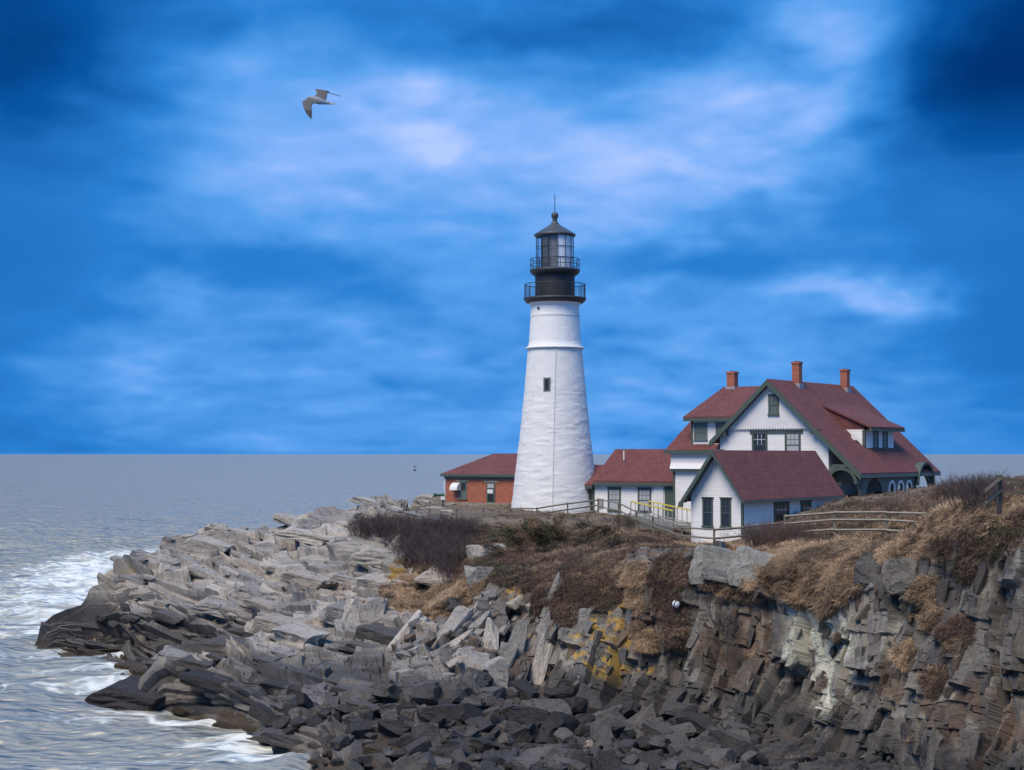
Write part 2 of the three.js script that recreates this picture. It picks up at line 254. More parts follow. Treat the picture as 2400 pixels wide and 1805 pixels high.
// ---------------------------------------------------------------- the land: rocky ledges on the sea side, a cliff, a green-brown plateau behind
// each row is one line across the land seen at one place along the shore, from below the water up over the rim to the back; a value over 100 is a height in the photo, under 100 metres above the sea
const ROWS = [
  [-200, [[118, -3], [119, -3], [120, -3], [121, -3], [122, -3], [123, -3], [124, -3], [126, -3], [128, -3], [130, -3], [132, -3], [136, -3], [150, -4]]],
  [60, [[112, -2], [113, -1.8], [114, -1.6], [115, -1.4], [116, -1.2], [117, -1.1], [118, -1], [119, -1], [120, -1], [122, -1.2], [125, -1.6], [130, -2.4], [150, -4]]],
  [140, [[110, -2], [112, -1.2], [114, -0.6], [115.5, -0.2], [116.5, 0.3], [117.5, 0.7], [118.5, 0.9], [119.5, 1], [121, 0.9], [122.5, 0.4], [125, -0.6], [130, -2], [150, -4]]],
  [220, [[106, -2], [108, -1.2], [110, -0.7], [112, -0.3], [114, 0.1], [115.2, 0.8], [116.5, 1.3], [118, 1.7], [120, 1440], [123, 1436], [127, 0.6], [132, -1.4], [150, -4]]],
  [290, [[100, -2], [103, -1.2], [106, -0.7], [109, -0.3], [111, 0.1], [113, 1.2], [114.5, 2.2], [116, 3.3], [119, 4.6], [123, 1322], [129, 3.4], [136, -1.2], [150, -4]]],
  [335, [[84, -2], [87, -1.2], [89, -0.2], [92, -0.1], [101, -0.3], [109, 0.5], [111, 1.7], [113.5, 3.1], [118, 4.9], [125, 1312], [132, 3.6], [139, -1.2], [155, -4]]],
  [400, [[84, -2], [87.8, -0.1], [88.6, 1.1], [91, 1535], [96, 1.6], [103, 0.5], [108, 1.1], [111.5, 1437], [117, 1362], [126, 1287], [134, 3.8], [142, -1.2], [158, -4]]],
  [520, [[80, -2], [84.6, -0.1], [86, 1.5], [88.5, 1560], [94, 1530], [100, 1], [105.5, 1.3], [107.5, 1488], [114, 1385], [124, 1300], [135, 1232], [146, 2], [160, -4]]],
  [650, [[74, -2], [78.6, 0], [80, 1.1], [82.5, 1620], [88, 1545], [94.5, 1472], [100, 3.1], [104, 3.2], [109, 1412], [116, 1345], [134, 1257], [145, 2], [160, -4]]],
  [780, [[68, -1.5], [72, 0.2], [77, 1705], [82, 1625], [88, 1560], [94, 1508], [99, 1460], [104, 1428], [110, 1385], [117, 1325], [137, 1188], [148, 3], [163, -4]]],
  [900, [[62, -1.5], [68, 0], [75, 1735], [81, 1640], [88, 1560], [94, 1505], [99, 1440], [103, 1400], [107, 1362], [113, 1300], [137, 1183], [150, 4], [166, -4]]],
  [1000, [[60, 0.3], [66, 0.9], [74, 1745], [80, 1650], [87, 1570], [91.5, 1510], [96, 1445], [100, 1402], [105, 1370], [110, 1302], [119, 1232], [150, 9.3], [170, -2]]],
  [1100, [[58, 0.3], [66, 0.9], [73, 1755], [79, 1655], [85, 1590], [88.5, 1510], [92, 1440], [96, 1382], [101, 1330], [107, 1282], [118, 1226], [150, 9.4], [175, 2]]],
  [1220, [[56, 0.3], [64, 0.9], [72, 1765], [78, 1695], [83.5, 1640], [86, 1535], [88, 1460], [91, 1392], [95, 1340], [103, 1282], [115, 1226], [150, 9.3], [180, 3]]],
  [1350, [[54, 0.3], [62, 0.9], [70, 1785], [76, 1735], [80.5, 1685], [83, 1560], [85, 1480], [88, 1400], [92, 1335], [100, 1285], [110, 1245], [150, 9.1], [185, 3]]],
  [1500, [[52, 0.3], [60, 0.9], [68, 1800], [73.5, 1760], [77.5, 1715], [80, 1590], [82, 1500], [85, 1385], [88, 1315], [98, 1275], [107, 1250], [150, 9.1], [190, 3]]],
  [1650, [[50, 0.3], [58, 0.9], [66, 1815], [71, 1785], [74.5, 1745], [76.8, 1610], [79, 1500], [82, 1365], [84.5, 1290], [92, 1288], [102, 1274], [150, 9], [195, 3]]],
  [1800, [[48, 0.3], [56, 0.9], [63, 1870], [68, 1820], [71, 1775], [73.5, 1630], [76, 1520], [79, 1385], [81.5, 1305], [87, 1272], [96, 1248], [150, 9.3], [200, 3]]],
  [1950, [[46, -1.5], [54, 0.5], [60, 1900], [64, 1855], [67, 1815], [69, 1650], [71, 1545], [74, 1405], [77.5, 1305], [84, 1264], [100, 1192], [150, 9.8], [205, 4]]],
  [2100, [[44, -1.5], [51, 0.8], [57, 1930], [60.5, 1890], [63, 1850], [65, 1670], [67, 1560], [70, 1390], [74, 1275], [81, 1260], [98, 1172], [150, 10.2], [210, 5]]],
  [2250, [[42, -1], [49, 1], [54, 1960], [57.5, 1920], [60, 1880], [62, 1680], [63.5, 1560], [66, 1390], [68.5, 1225], [74, 1182], [92, 1154], [150, 10.8], [215, 6]]],
  [2400, [[40, -1], [46, 1], [51, 1980], [54.5, 1940], [57, 1900], [59, 1690], [60.5, 1580], [63, 1390], [65, 1195], [72, 1165], [88, 1140], [150, 11.5], [220, 7]]],
  [2650, [[38, -1], [43, 1], [47, 1900], [50, 1870], [53, 1830], [55, 1690], [57, 1580], [59, 1390], [61, 1180], [70, 1150], [88, 1130], [150, 12], [220, 7]]],
  [3300, [[34, -1], [38, 1], [42, 1950], [45, 1900], [48, 1850], [50, 1700], [52, 1580], [54, 1390], [57, 1165], [68, 1140], [88, 1120], [150, 12.5], [220, 7]]],
];
for (const [px, list] of ROWS) if (px > 1150) { const k = lerp(0.75, 0.5, sstep(1150, 1400, px)), rim = list[8][0]; for (let c = 2; c < 8; c++) list[c][0] = rim - (rim - list[c][0]) * (c > 3 ? k : lerp(1, k, c / 4)); }
const CTRL = ROWS.map(([px, list]) => list.map(([d, v]) => (v > 100 ? at(px, v, d) : new THREE.Vector3((px - 1200) / F * d, v, -d))));
CTRL.forEach((row, r) => { if (ROWS[r][0] > 950) row.forEach((p, c) => { if (c < 5) p.y = Math.max(p.y, 0.4 + 0.22 * c); }); });
const NC = 13;
const SEG = [4, 14, 34, 52, 52, 62, 62, 56, 60, 60, 46, 8];           // samples between neighbouring columns
const ROUGH = [0.4, 0.8, 1, 1, 1, 1, 1, 0.9, 0.6, 0.35, 0.12, 0, 0];   // how much bare rock breaks up the surface on the cliff side
const cr = (a, b, c, d, t) => { const t2 = t * t, t3 = t2 * t; return 0.5 * (2 * b + (c - a) * t + (2 * a - 5 * b + 4 * c - d) * t2 + (3 * b - 3 * c + d - a) * t3); };
const crv = (a, b, c, d, t) => new THREE.Vector3(cr(a.x, b.x, c.x, d.x, t), cr(a.y, b.y, c.y, d.y, t), cr(a.z, b.z, c.z, d.z, t));
const US = []; for (let px = -200; px < 100; px += 25) US.push(px); for (let px = 100; px < 2460; px += 4) US.push(px); for (let px = 2460; px <= 3300; px += 40) US.push(px);
const VS = []; for (let s = 0; s < 12; s++) for (let k = 0; k < SEG[s]; k++) VS.push(s + k / SEG[s]); VS.push(12);
const NU = US.length, NV = VS.length;
const land = { pos: new Float32Array(NU * NV * 3), nor: null, col: new Float32Array(NU * NV * 3), rough: new Float32Array(NU * NV), base: null };
const LEAN = (v) => 19 * clamp(v - 3, 0, 6);                    // joints lean to the right going up, and the sheet's lines with them
for (let j = 0; j < NV; j++) for (let i = 0; i < NU; i++) {
  const px = Math.min(US[i] + LEAN(VS[j]) * sstep(3300, 2700, US[i]), 3300);
  let r = 0; while (r < ROWS.length - 2 && ROWS[r + 1][0] <= px) r++;
  const t = (px - ROWS[r][0]) / (ROWS[r + 1][0] - ROWS[r][0]), R = (k) => CTRL[clamp(k, 0, ROWS.length - 1)], s = Math.min(11, Math.floor(VS[j])), u = VS[j] - s;
  const L = (k) => { const c = clamp(k, 0, 12); return crv(R(r - 1)[c], R(r)[c], R(r + 1)[c], R(r + 2)[c], t); }, p = crv(L(s - 1), L(s), L(s + 1), L(s + 2), u), o = (i * NV + j) * 3;
  const q = clamp(1 - Math.max(0, VS[j] - 10.4)), w = (f, sd, a) => a * q * (fbm(p.x * f, p.y * f, p.z * f, 2, sd) - 0.5);
  land.pos[o] = p.x + w(0.25, 160, 1.3) + w(0.9, 163, 0.5); land.pos[o + 1] = p.y + w(0.25, 161, 0.7) + w(0.9, 164, 0.3); land.pos[o + 2] = p.z + w(0.25, 162, 1) + w(0.9, 165, 0.3);
  const ledge = 1 - sstep(860, 1060, px + 60 * (noise(VS[j] * 1.3, 3) - 0.5)), rc = lerp(ROUGH[s], ROUGH[Math.min(12, s + 1)], u), rl = VS[j] > 11.4 ? 0 : 1;
  land.rough[i * NV + j] = lerp(rc, rl, ledge);
}
const landIndex = []; for (let i = 0; i < NU - 1; i++) for (let j = 0; j < NV - 1; j++) { const a = i * NV + j; landIndex.push(a, a + NV, a + 1, a + NV, a + NV + 1, a + 1); }
function landNormals() { const g = new THREE.BufferGeometry(); g.setAttribute('position', new THREE.BufferAttribute(land.pos, 3)); g.setIndex(landIndex); g.computeVertexNormals(); return g.attributes.normal.array; }
land.base = land.pos.slice(); land.nor = landNormals(); land.bnor = land.nor.slice();
// where the line of sight through a point of the photograph first meets the land
const SEEN = new Map();
const sight = (x, y, z) => { const dz = -z, dy = y - EYE, k = dz * Math.cos(PITCH) + dy * Math.sin(PITCH); return [1200 + F * x / k, 902.5 - F * (dy * Math.cos(PITCH) - dz * Math.sin(PITCH)) / k]; };
for (let n = 0; n < NU * NV; n++) { const o = n * 3, [a, b] = sight(land.base[o], land.base[o + 1], land.base[o + 2]); if (land.base[o + 1] < -1.5) continue; const key = Math.floor(a / 8) * 4096 + Math.floor(b / 8), old = SEEN.get(key); if (old === undefined || land.base[old * 3 + 2] < land.base[o + 2]) SEEN.set(key, n); }
function surf(px, py) {
  const a = Math.floor(px / 8), b = Math.floor(py / 8); let best = -1, far = 1e9;
  for (let r = 0; r < 10 && best < 0; r++) for (let i = -r; i <= r; i++) for (let j = -r; j <= r; j++) { const n = SEEN.get((a + i) * 4096 + b + j); if (n !== undefined && i * i + j * j < far) { far = i * i + j * j; best = n; } }
  const o = best * 3; return { p: new THREE.Vector3(land.base[o], land.base[o + 1], land.base[o + 2]), n: new THREE.Vector3(land.bnor[o], land.bnor[o + 1], land.bnor[o + 2]) };
}
const V3 = (x, y, z) => new THREE.Vector3(x, y, z);
const N1 = V3(0.2, 1, 0.1).normalize(), N2 = V3(1, -0.42, 0.3).normalize(), N3 = V3(-0.3, 0.12, 1).normalize();
const NB = V3(1, -0.25, 0.08).normalize(), NL = V3(0.24, 1, -0.3).normalize();
const fr = (x) => x - Math.floor(x);
// joints and beds: the surface is cut into blocks, rows of them first, each row then broken across
const vStep = (i0, i1) => { const out = new Float32Array(NV); for (let j = 0; j < NV - 1; j++) { let t = 0, c = 0; for (let i = i0; i < i1; i += 12) { const o = (i * NV + j) * 3; t += Math.hypot(land.base[o + 3] - land.base[o], land.base[o + 4] - land.base[o + 1], land.base[o + 5] - land.base[o + 2]); c++; } out[j] = t / c; } return out; };
const stationAt = (px) => US.findIndex((q) => q >= px), uStep = (i) => 4 / F * 95;
function cut(alongU, big, small, sd, dv) {
  const id = new Int32Array(NU * NV), edge = new Uint8Array(NU * NV), nM = alongU ? NV : NU, nS = alongU ? NU : NV, stepM = (k) => (alongU ? dv[k] : uStep(k)), stepS = (k) => (alongU ? uStep(k) : dv[k]);
  let next = 0, m = 0, row = 0;
  while (m < nM) {
    let want = lerp(big[0], big[1], hash(row, 1, 2, sd) ** 1.4), e = m, len = 0; while (e < nM && (len < want || e === m)) len += stepM(e++);
    let k = 0, c = 0;
    while (k < nS) { let w2 = lerp(small[0], small[1], hash(row, c, 3, sd) ** 1.3), f = k, l2 = 0; while (f < nS && (l2 < w2 || f === k)) l2 += stepS(f++);
      for (let a = m; a < e; a++) for (let b = k; b < f; b++) { const n = alongU ? b * NV + a : a * NV + b; id[n] = next; edge[n] = (a === m ? 1 : 0) | (b === k ? 2 : 0); }
      next++; k = f; c++; }
    m = e; row++;
  }
  const cen = new Float32Array(next * 6), cnt = new Int32Array(next);
  for (let n = 0; n < NU * NV; n++) { const q = id[n] * 6, o = n * 3; cnt[id[n]]++; for (let a = 0; a < 3; a++) { cen[q + a] += land.base[o + a]; cen[q + 3 + a] += land.bnor[o + a]; } }
  for (let q = 0; q < next; q++) for (let a = 0; a < 6; a++) cen[q * 6 + a] /= cnt[q];
  return { id, edge, cen, sd };
}
const dvL = vStep(stationAt(150), stationAt(900)), dvC = vStep(stationAt(1050), stationAt(2400));
const CUTS = { ledge: [cut(true, [1.3, 3.2], [2, 6], 301, dvL), cut(true, [0.45, 1.5], [0.7, 3], 302, dvL), cut(true, [0.16, 0.5], [0.3, 1.3], 303, dvL)], cliff: [cut(false, [0.9, 3], [2.2, 6.5], 311, dvC), cut(false, [0.3, 1.1], [0.7, 3.2], 312, dvC), cut(false, [0.1, 0.4], [0.25, 1.4], 313, dvC)] };
const cNn = V3(), cC = V3(), cJ = V3();
// what grows or lies where (places with a radius in metres)
const PATCH = [];
const patch = (kind, k, list) => { for (const [px, py, d, r] of list) PATCH.push({ kind, k, p: surf(px, py).p, r }); };
patch('lichen', 1, [[1400, 1480, 86, 1.1], [1430, 1460, 86, 1], [1440, 1530, 84, 0.9], [1420, 1560, 83, 0.7], [1495, 1580, 81, 0.5], [1370, 1520, 85, 0.6], [1440, 1390, 89, 0.9], [1470, 1395, 88, 0.6], [1210, 1360, 95, 0.7], [1240, 1445, 90, 0.5], [1310, 1470, 88, 0.4]]);
patch('lichen', 1, [[955, 1310, 113, 1.2], [965, 1330, 111, 0.9], [925, 1345, 109, 0.7], [1030, 1345, 108, 1], [880, 1280, 115, 0.5], [940, 1270, 114, 0.5], [1010, 1350, 107, 0.8]]);
patch('grass', 1, [[1000, 1402, 100, 1.9], [940, 1415, 101, 1.7], [1050, 1395, 99, 1.7], [885, 1412, 102, 1.2], [1075, 1370, 100, 1.4], [985, 1370, 105, 1], [940, 1360, 107, 0.9], [1470, 1335, 90, 0.9], [1495, 1375, 87.5, 0.7], [1490, 1420, 86, 0.5], [1480, 1470, 84, 0.4], [1500, 1500, 82.5, 0.5], [1420, 1310, 94, 1.1]]);
patch('grass', 1, [[1640, 1276, 90, 1.6], [1700, 1265, 93, 1.6], [1760, 1266, 92, 2], [1830, 1270, 88, 2.6], [1880, 1290, 84, 2.4], [1950, 1300, 79, 2.6], [1850, 1325, 81.5, 1], [1900, 1340, 79.5, 0.9], [1960, 1345, 77, 0.9], [2010, 1280, 79, 2.4], [2060, 1262, 79, 2.4], [2110, 1285, 74, 0.9], [1930, 1395, 75.5, 0.9], [1850, 1380, 79, 0.7], [2165, 1390, 69.5, 0.6], [2190, 1440, 68, 0.5], [1690, 1372, 81.5, 0.5], [1740, 1375, 80.7, 0.6], [1650, 1350, 82.5, 0.5], [1800, 1330, 80.7, 0.6], [2120, 1540, 67, 0.6]]);
patch('grass', 0.8, [[2270, 1195, 73, 1.2], [2330, 1185, 70, 1.2], [2390, 1176, 70, 1.1], [2230, 1215, 72, 1], [2180, 1230, 75, 1.6], [2290, 1225, 68.5, 0.6]]);
patch('scrub', 1, [[950, 1262, 1, 1.8], [1010, 1258, 1, 2.2], [1070, 1262, 1, 2.2], [985, 1300, 1, 1.6], [1040, 1305, 1, 1.8], [1080, 1300, 1, 1.6], [1150, 1275, 107, 3], [1210, 1290, 102, 2.6], [1280, 1285, 101, 3], [1350, 1282, 100, 3], [1430, 1280, 99, 3], [1290, 1320, 96, 2], [1380, 1320, 93, 2], [1230, 1320, 97, 2], [1410, 1365, 90.5, 1.4], [1340, 1390, 89.5, 1.4], [1290, 1380, 92, 1.2], [1560, 1350, 86.5, 1.2], [1575, 1420, 84.5, 0.8], [1565, 1480, 82.5, 0.6], [1300, 1250, 111, 4], [1400, 1248, 109, 4], [1500, 1255, 106, 4], [1560, 1272, 98, 3], [1620, 1268, 100, 3], [1110, 1340, 102, 1.6], [1080, 1330, 104, 1.5], [1330, 1430, 87.7, 1]]);
patch('scrub', 1, [[1900, 1245, 90, 3], [2000, 1235, 88, 3], [2080, 1220, 87, 3.5], [2150, 1185, 92, 3.5], [2230, 1170, 92, 3], [2280, 1168, 86, 3], [2320, 1168, 86, 2.4], [2050, 1195, 96, 4], [1980, 1205, 96, 4], [2380, 1165, 80, 2.2], [2190, 1205, 80, 2], [2250, 1330, 67, 0.6], [2200, 1600, 64.5, 0.6], [2240, 1480, 65.4, 0.7]]);
patch('pale', 1, [[1910, 1570, 71.5, 1.5], [1870, 1540, 73.5, 1.2], [1950, 1510, 72, 1.3], [1900, 1480, 74, 1.5], [1880, 1440, 76, 1.1], [1900, 1640, 70, 1], [1860, 1420, 77.5, 1]]);
const patchAt = (p, kind) => { let m = 0; for (const q of PATCH) if (q.kind === kind) { const dx = p.x - q.p.x, dy = p.y - q.p.y, dz = (p.z - q.p.z) * 0.75, d2 = (dx * dx + dy * dy + dz * dz) / (q.r * q.r); if (d2 < 2.6) m = Math.max(m, q.k * (1 - sstep(0.35, 2.2, d2))); } return m; };

const P = V3(), Nn = V3();
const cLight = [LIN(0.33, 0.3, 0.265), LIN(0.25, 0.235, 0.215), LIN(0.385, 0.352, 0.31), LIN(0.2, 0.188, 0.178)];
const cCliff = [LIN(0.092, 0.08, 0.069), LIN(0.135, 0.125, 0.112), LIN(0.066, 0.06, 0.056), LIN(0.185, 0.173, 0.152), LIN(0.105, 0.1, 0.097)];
const landNoiseCol = new THREE.Color();
land.grass = new Float32Array(NU * NV); land.scrub = new Float32Array(NU * NV);
for (let i = 0; i < NU; i++) for (let j = 0; j < NV; j++) {
  const n = i * NV + j, o = n * 3;
  P.set(land.base[o], land.base[o + 1], land.base[o + 2]); Nn.set(land.nor[o], land.nor[o + 1], land.nor[o + 2]);
  const ledge = 1 - sstep(860, 1040, 1200 + P.x / -P.z * F + 90 * (noise(P.x * 0.2, P.z * 0.2, 0, 3) - 0.5)), R = land.rough[n];
  const gr = patchAt(P, 'grass'), sc = patchAt(P, 'scrub'); land.grass[n] = gr; land.scrub[n] = sc;
  const cover = Math.max(gr, sc), amp = R * (1 - 0.55 * cover * (1 - ledge)) * (ledge > 0.5 ? 0.35 + 0.65 * sstep(0.1, 1.4, P.y) : 0.22 + 0.78 * sstep(3.4, 4.5, VS[j]));
  const w1 = 1.1 * (fbm(P.x * 0.13, P.y * 0.13, P.z * 0.13, 3, 70) - 0.5), w2 = 1.6 * (fbm(P.x * 0.3, P.y * 0.3, P.z * 0.3, 3, 75) - 0.5);
  let dn = 0, tone = 0, tone2 = 0;
  const onLedge = ledge > 0.5, K3 = onLedge ? CUTS.ledge : CUTS.cliff, [kA, kB, kC] = K3;
  const iA = kA.id[n], iB = kB.id[n], iC = kC.id[n], hA = hash(iA, 4, 1, kA.sd), hB = hash(iB, 4, 1, kB.sd), hC = hash(iC, 4, 1, kC.sd), qA = iA * 6, qB = iB * 6;
  tone = hB; tone2 = hA;
  cC.set(kA.cen[qA], kA.cen[qA + 1], kA.cen[qA + 2]); cNn.set(kA.cen[qA + 3], kA.cen[qA + 4], kA.cen[qA + 5]).normalize();
  cJ.set(hash(iA, 5, 1) - 0.5, hash(iA, 6, 1) - 0.5, hash(iA, 7, 1) - 0.5);
  const steep = clamp((0.8 - cNn.y) / 0.5), pn = onLedge ? cNn.clone().multiplyScalar(0.35 + 0.5 * steep).addScaledVector(N1, 0.65 - 0.5 * steep).addScaledVector(cJ, 0.16).normalize() : cNn.clone().addScaledVector(cJ, 0.42).normalize();
  const plane = clamp(((cC.x - P.x) * pn.x + (cC.y - P.y) * pn.y + (cC.z - P.z) * pn.z) / Math.max(0.4, cNn.dot(pn)), -0.9, 0.9);
  const tiltB = ((P.x - kB.cen[qB]) * (hash(iB, 5, 2) - 0.5) + (P.y - kB.cen[qB + 1]) * (hash(iB, 6, 2) - 0.5) + (P.z - kB.cen[qB + 2]) * (hash(iB, 7, 2) - 0.5)) * 0.5;
  const gap = (kA.edge[n] && hash(iA, kA.edge[n], 9) < 0.75 ? 0.34 : 0) + (kB.edge[n] && hash(iB, kB.edge[n], 8) < 0.6 ? 0.14 : 0) + (kC.edge[n] && hash(iC, kC.edge[n], 8) < 0.35 ? 0.05 : 0);
  if (onLedge) dn = amp * (0.9 * plane + 0.55 * (hA - 0.5) + tiltB + 0.3 * (hB - 0.5) + 0.12 * (hC - 0.5) - gap);
  else dn = amp * (2.4 * (fbm(P.x * 0.16, P.y * 0.07, P.z * 0.16, 4, 80) - 0.5) + 0.9 * plane + 1.05 * (hA - 0.5) + tiltB + 0.5 * (hB - 0.5) + 0.16 * (hC - 0.5) - gap);
  Nn.lerp(cNn, amp).normalize();
  dn += 0.09 * (fbm(P.x * 2.2, P.y * 2.2, P.z * 2.2, 3, 90) - 0.5) * (0.3 + amp) + 0.25 * (1 - R) * (fbm(P.x * 0.5, P.z * 0.5, 2, 3, 91) - 0.5);
  land.pos[o] += Nn.x * dn; land.pos[o + 1] += Nn.y * dn; land.pos[o + 2] += Nn.z * dn;
  // colours of the rock, its stains and what lies on it
  const y = land.pos[o + 1], fine = fbm(P.x * 1.1, P.y * 1.1, P.z * 1.1, 4, 95), wide = fbm(P.x * 0.25, P.y * 0.25, P.z * 0.25, 4, 96);
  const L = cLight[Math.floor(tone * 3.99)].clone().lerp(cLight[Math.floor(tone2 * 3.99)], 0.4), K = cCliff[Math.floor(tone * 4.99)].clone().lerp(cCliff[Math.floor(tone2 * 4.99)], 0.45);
  K.lerp(LIN(0.115, 0.075, 0.048), 0.75 * sstep(0.5, 0.68, fbm(P.x * 0.5, P.y * 0.25, P.z * 0.5, 4, 97)));
  K.lerp(LIN(0.28, 0.27, 0.23), 0.6 * sstep(0.6, 0.72, fbm(P.x * 0.9, P.y * 0.7, P.z * 0.9, 4, 98)));
  L.lerp(LIN(0.2, 0.19, 0.18), 0.55 * sstep(0.55, 0.72, fine)); L.lerp(LIN(0.36, 0.29, 0.21), 0.35 * sstep(0.58, 0.7, wide));
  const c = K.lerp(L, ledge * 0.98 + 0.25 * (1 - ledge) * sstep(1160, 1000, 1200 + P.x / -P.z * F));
  const pale = patchAt(P, 'pale'); if (pale > 0) c.lerp(LIN(0.46, 0.46, 0.38), pale * sstep(0.42, 0.55, fine));
  const lich = patchAt(P, 'lichen'); if (lich > 0) c.lerp(LIN(0.36, 0.225, 0.045), 0.85 * sstep(0, 0.14, lich * 0.42 + 2.1 * (fbm(P.x * 2.1, P.y * 1.8, P.z * 2.1, 4, 99) - 0.5) - 0.36));
  const soil = sstep(0.25, 0.7, cover) * (1 - ledge * 0.4); if (soil > 0) c.lerp(gr > sc ? LIN(0.2, 0.14, 0.08) : LIN(0.12, 0.082, 0.058), 0.85 * soil);
  if (R < 0.5 && ledge < 0.5) c.lerp(LIN(0.14, 0.105, 0.068), (1 - R / 0.5) * 0.9);
  const band = y + 1.5 * (wide - 0.5) + 0.8 * (fine - 0.5), black = 1 - sstep(2.6, 3.5, band + (ledge < 0.5 ? 0.6 : 0)), weed = 1 - sstep(0.55, 0.95, band + 0.3);
  c.lerp(LIN(0.036, 0.034, 0.035), 0.88 * black * (0.75 + 0.25 * sstep(0.3, 0.6, tone))); c.lerp(LIN(0.05, 0.033, 0.018), 0.85 * weed);
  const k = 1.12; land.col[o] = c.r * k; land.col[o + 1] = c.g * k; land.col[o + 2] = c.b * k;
}
{
  const g = new THREE.BufferGeometry(), uv = new Float32Array(NU * NV * 2);
  for (let i = 0; i < NU; i++) { let v = 0; for (let j = 0; j < NV; j++) { const n = i * NV + j, o = n * 3; if (j) v += Math.hypot(land.base[o] - land.base[o - 3], land.base[o + 1] - land.base[o - 2], land.base[o + 2] - land.base[o - 1]); uv[n * 2] = land.base[o] + land.base[o + 1] * 0.15; uv[n * 2 + 1] = v; } }
  g.setAttribute('position', new THREE.BufferAttribute(land.pos, 3)); g.setIndex(landIndex); g.computeVertexNormals();
  land.nor = g.attributes.normal.array;
  const m = mat(0xffffff, 0.92, { vertexColors: true, flatShading: true, map: rockMap, bumpMap: rockBump, bumpScale: 0.05 });
  const cut = US.findIndex((px) => px >= 960);
  const strip = (name, i0, i1) => {
    const q = new THREE.BufferGeometry(), n = i1 - i0 + 1, idx = [];
    for (const [key, src, k] of [['position', land.pos, 3], ['color', land.col, 3], ['uv', uv, 2]]) q.setAttribute(key, new THREE.BufferAttribute(src.slice(i0 * NV * k, (i1 + 1) * NV * k), k));
    for (let i = 0; i < n - 1; i++) for (let j = 0; j < NV - 1; j++) { const a = i * NV + j; idx.push(a, a + NV, a + 1, a + NV, a + NV + 1, a + 1); }
    q.setIndex(idx); q.computeVertexNormals(); return structure(name, q, m);
  };
  land.ledge = strip('rock_ledge', 0, cut); land.cliff = strip('cliff', cut, NU - 1);
}
console.log('stage land', NU * NV);
// ---------------------------------------------------------------- blocks and slabs that make up the ledges and the cliff, and the loose boulders
// an angular stone about one unit across; lean pushes its top sideways
function stone(sd, lean = 0, round = 0.1, jag = 0.16) {
  const pts = [], h = (k) => hash(sd, k, 17, 5) - 0.5;
  let n = 0;
  for (const sx of [-1, 1]) for (const sy of [-1, 1]) for (const sz of [-1, 1]) {
    const c = [sx * (0.5 + jag * h(n++)), sy * (0.5 + jag * 0.8 * h(n++)), sz * (0.5 + jag * h(n++))], r = round * (0.5 + Math.abs(h(n++)) * 2.4);
    if (hash(sd, n, 3, 9) < 0.2) { pts.push([c[0] * (1 - 2 * r), c[1] * 0.92, c[2]], [c[0], c[1] * 0.9, c[2] * (1 - 2 * r)], [c[0], c[1] * (1 - 3 * r), c[2]]); }
    else pts.push([c[0] - sx * r, c[1], c[2]], [c[0], c[1] - sy * r, c[2]], [c[0], c[1], c[2] - sz * r]);
  }
  const g = new ConvexGeometry(pts.map(([x, y, z]) => V3(x + lean * y, y, z)));
  return uvBox(g, 1.5);
}
// the same stone worn and split along its beds
function worn(g, levels, sd, bed) {
  let p = Array.from(g.attributes.position.array);
  for (let l = 0; l < levels; l++) {
    const q = []; for (let i = 0; i < p.length; i += 9) { const A = p.slice(i, i + 3), B = p.slice(i + 3, i + 6), C = p.slice(i + 6, i + 9), m = (a, b) => a.map((x, k) => (x + b[k]) / 2), D = m(A, B), E = m(B, C), G = m(C, A); q.push(...A, ...D, ...G, ...D, ...B, ...E, ...G, ...E, ...C, ...D, ...E, ...G); } p = q;
  }
  for (let i = 0; i < p.length; i += 3) {
    const [x, y, z] = [p[i], p[i + 1], p[i + 2]], a = bed ? y : x, b = bed ? x : y, w = 0.25 * noise(x * 2, y * 2, z * 2, sd);
    const k = 1 + 0.2 * (fbm(x * 2.1, y * 2.1, z * 2.1, 3, sd) - 0.5) - 0.1 * sstep(0.55, 0.75, noise((a + w) * 8, b * 1.2, z * 1.2, sd + 3)) - 0.07 * sstep(0.6, 0.72, noise(b * 5 + w, z * 5, a, sd + 5));
    p[i] = x * k; p[i + 1] = y * (bed ? 0.5 + 0.5 * k : k); p[i + 2] = z * k;
  }
  const r = new THREE.BufferGeometry(); r.setAttribute('position', new THREE.Float32BufferAttribute(p, 3)); r.computeVertexNormals(); return uvBox(r, 1.5);
}
const wornCache = new Map();
function wornOf(g, levels, bed) { const key = `${g.uuid}${levels}${bed}`; if (!wornCache.has(key)) wornCache.set(key, worn(g, levels, wornCache.size + 300, bed)); return wornCache.get(key); }
const STONES = Array.from({ length: 14 }, (_, k) => stone(k + 1, 0.22, 0.08, 0.24)), SLABS = Array.from({ length: 12 }, (_, k) => stone(k + 101, 0.05, 0.12, 0.42)), BOULDERS = Array.from({ length: 16 }, (_, k) => stone(k + 201, 0.1 * ((k % 5) - 2), 0.2, 0.26));
const rockMat = (r, g, b) => mat(LIN(r, g, b), 0.93, { map: rockMap, bumpMap: rockBump, bumpScale: 0.05 });
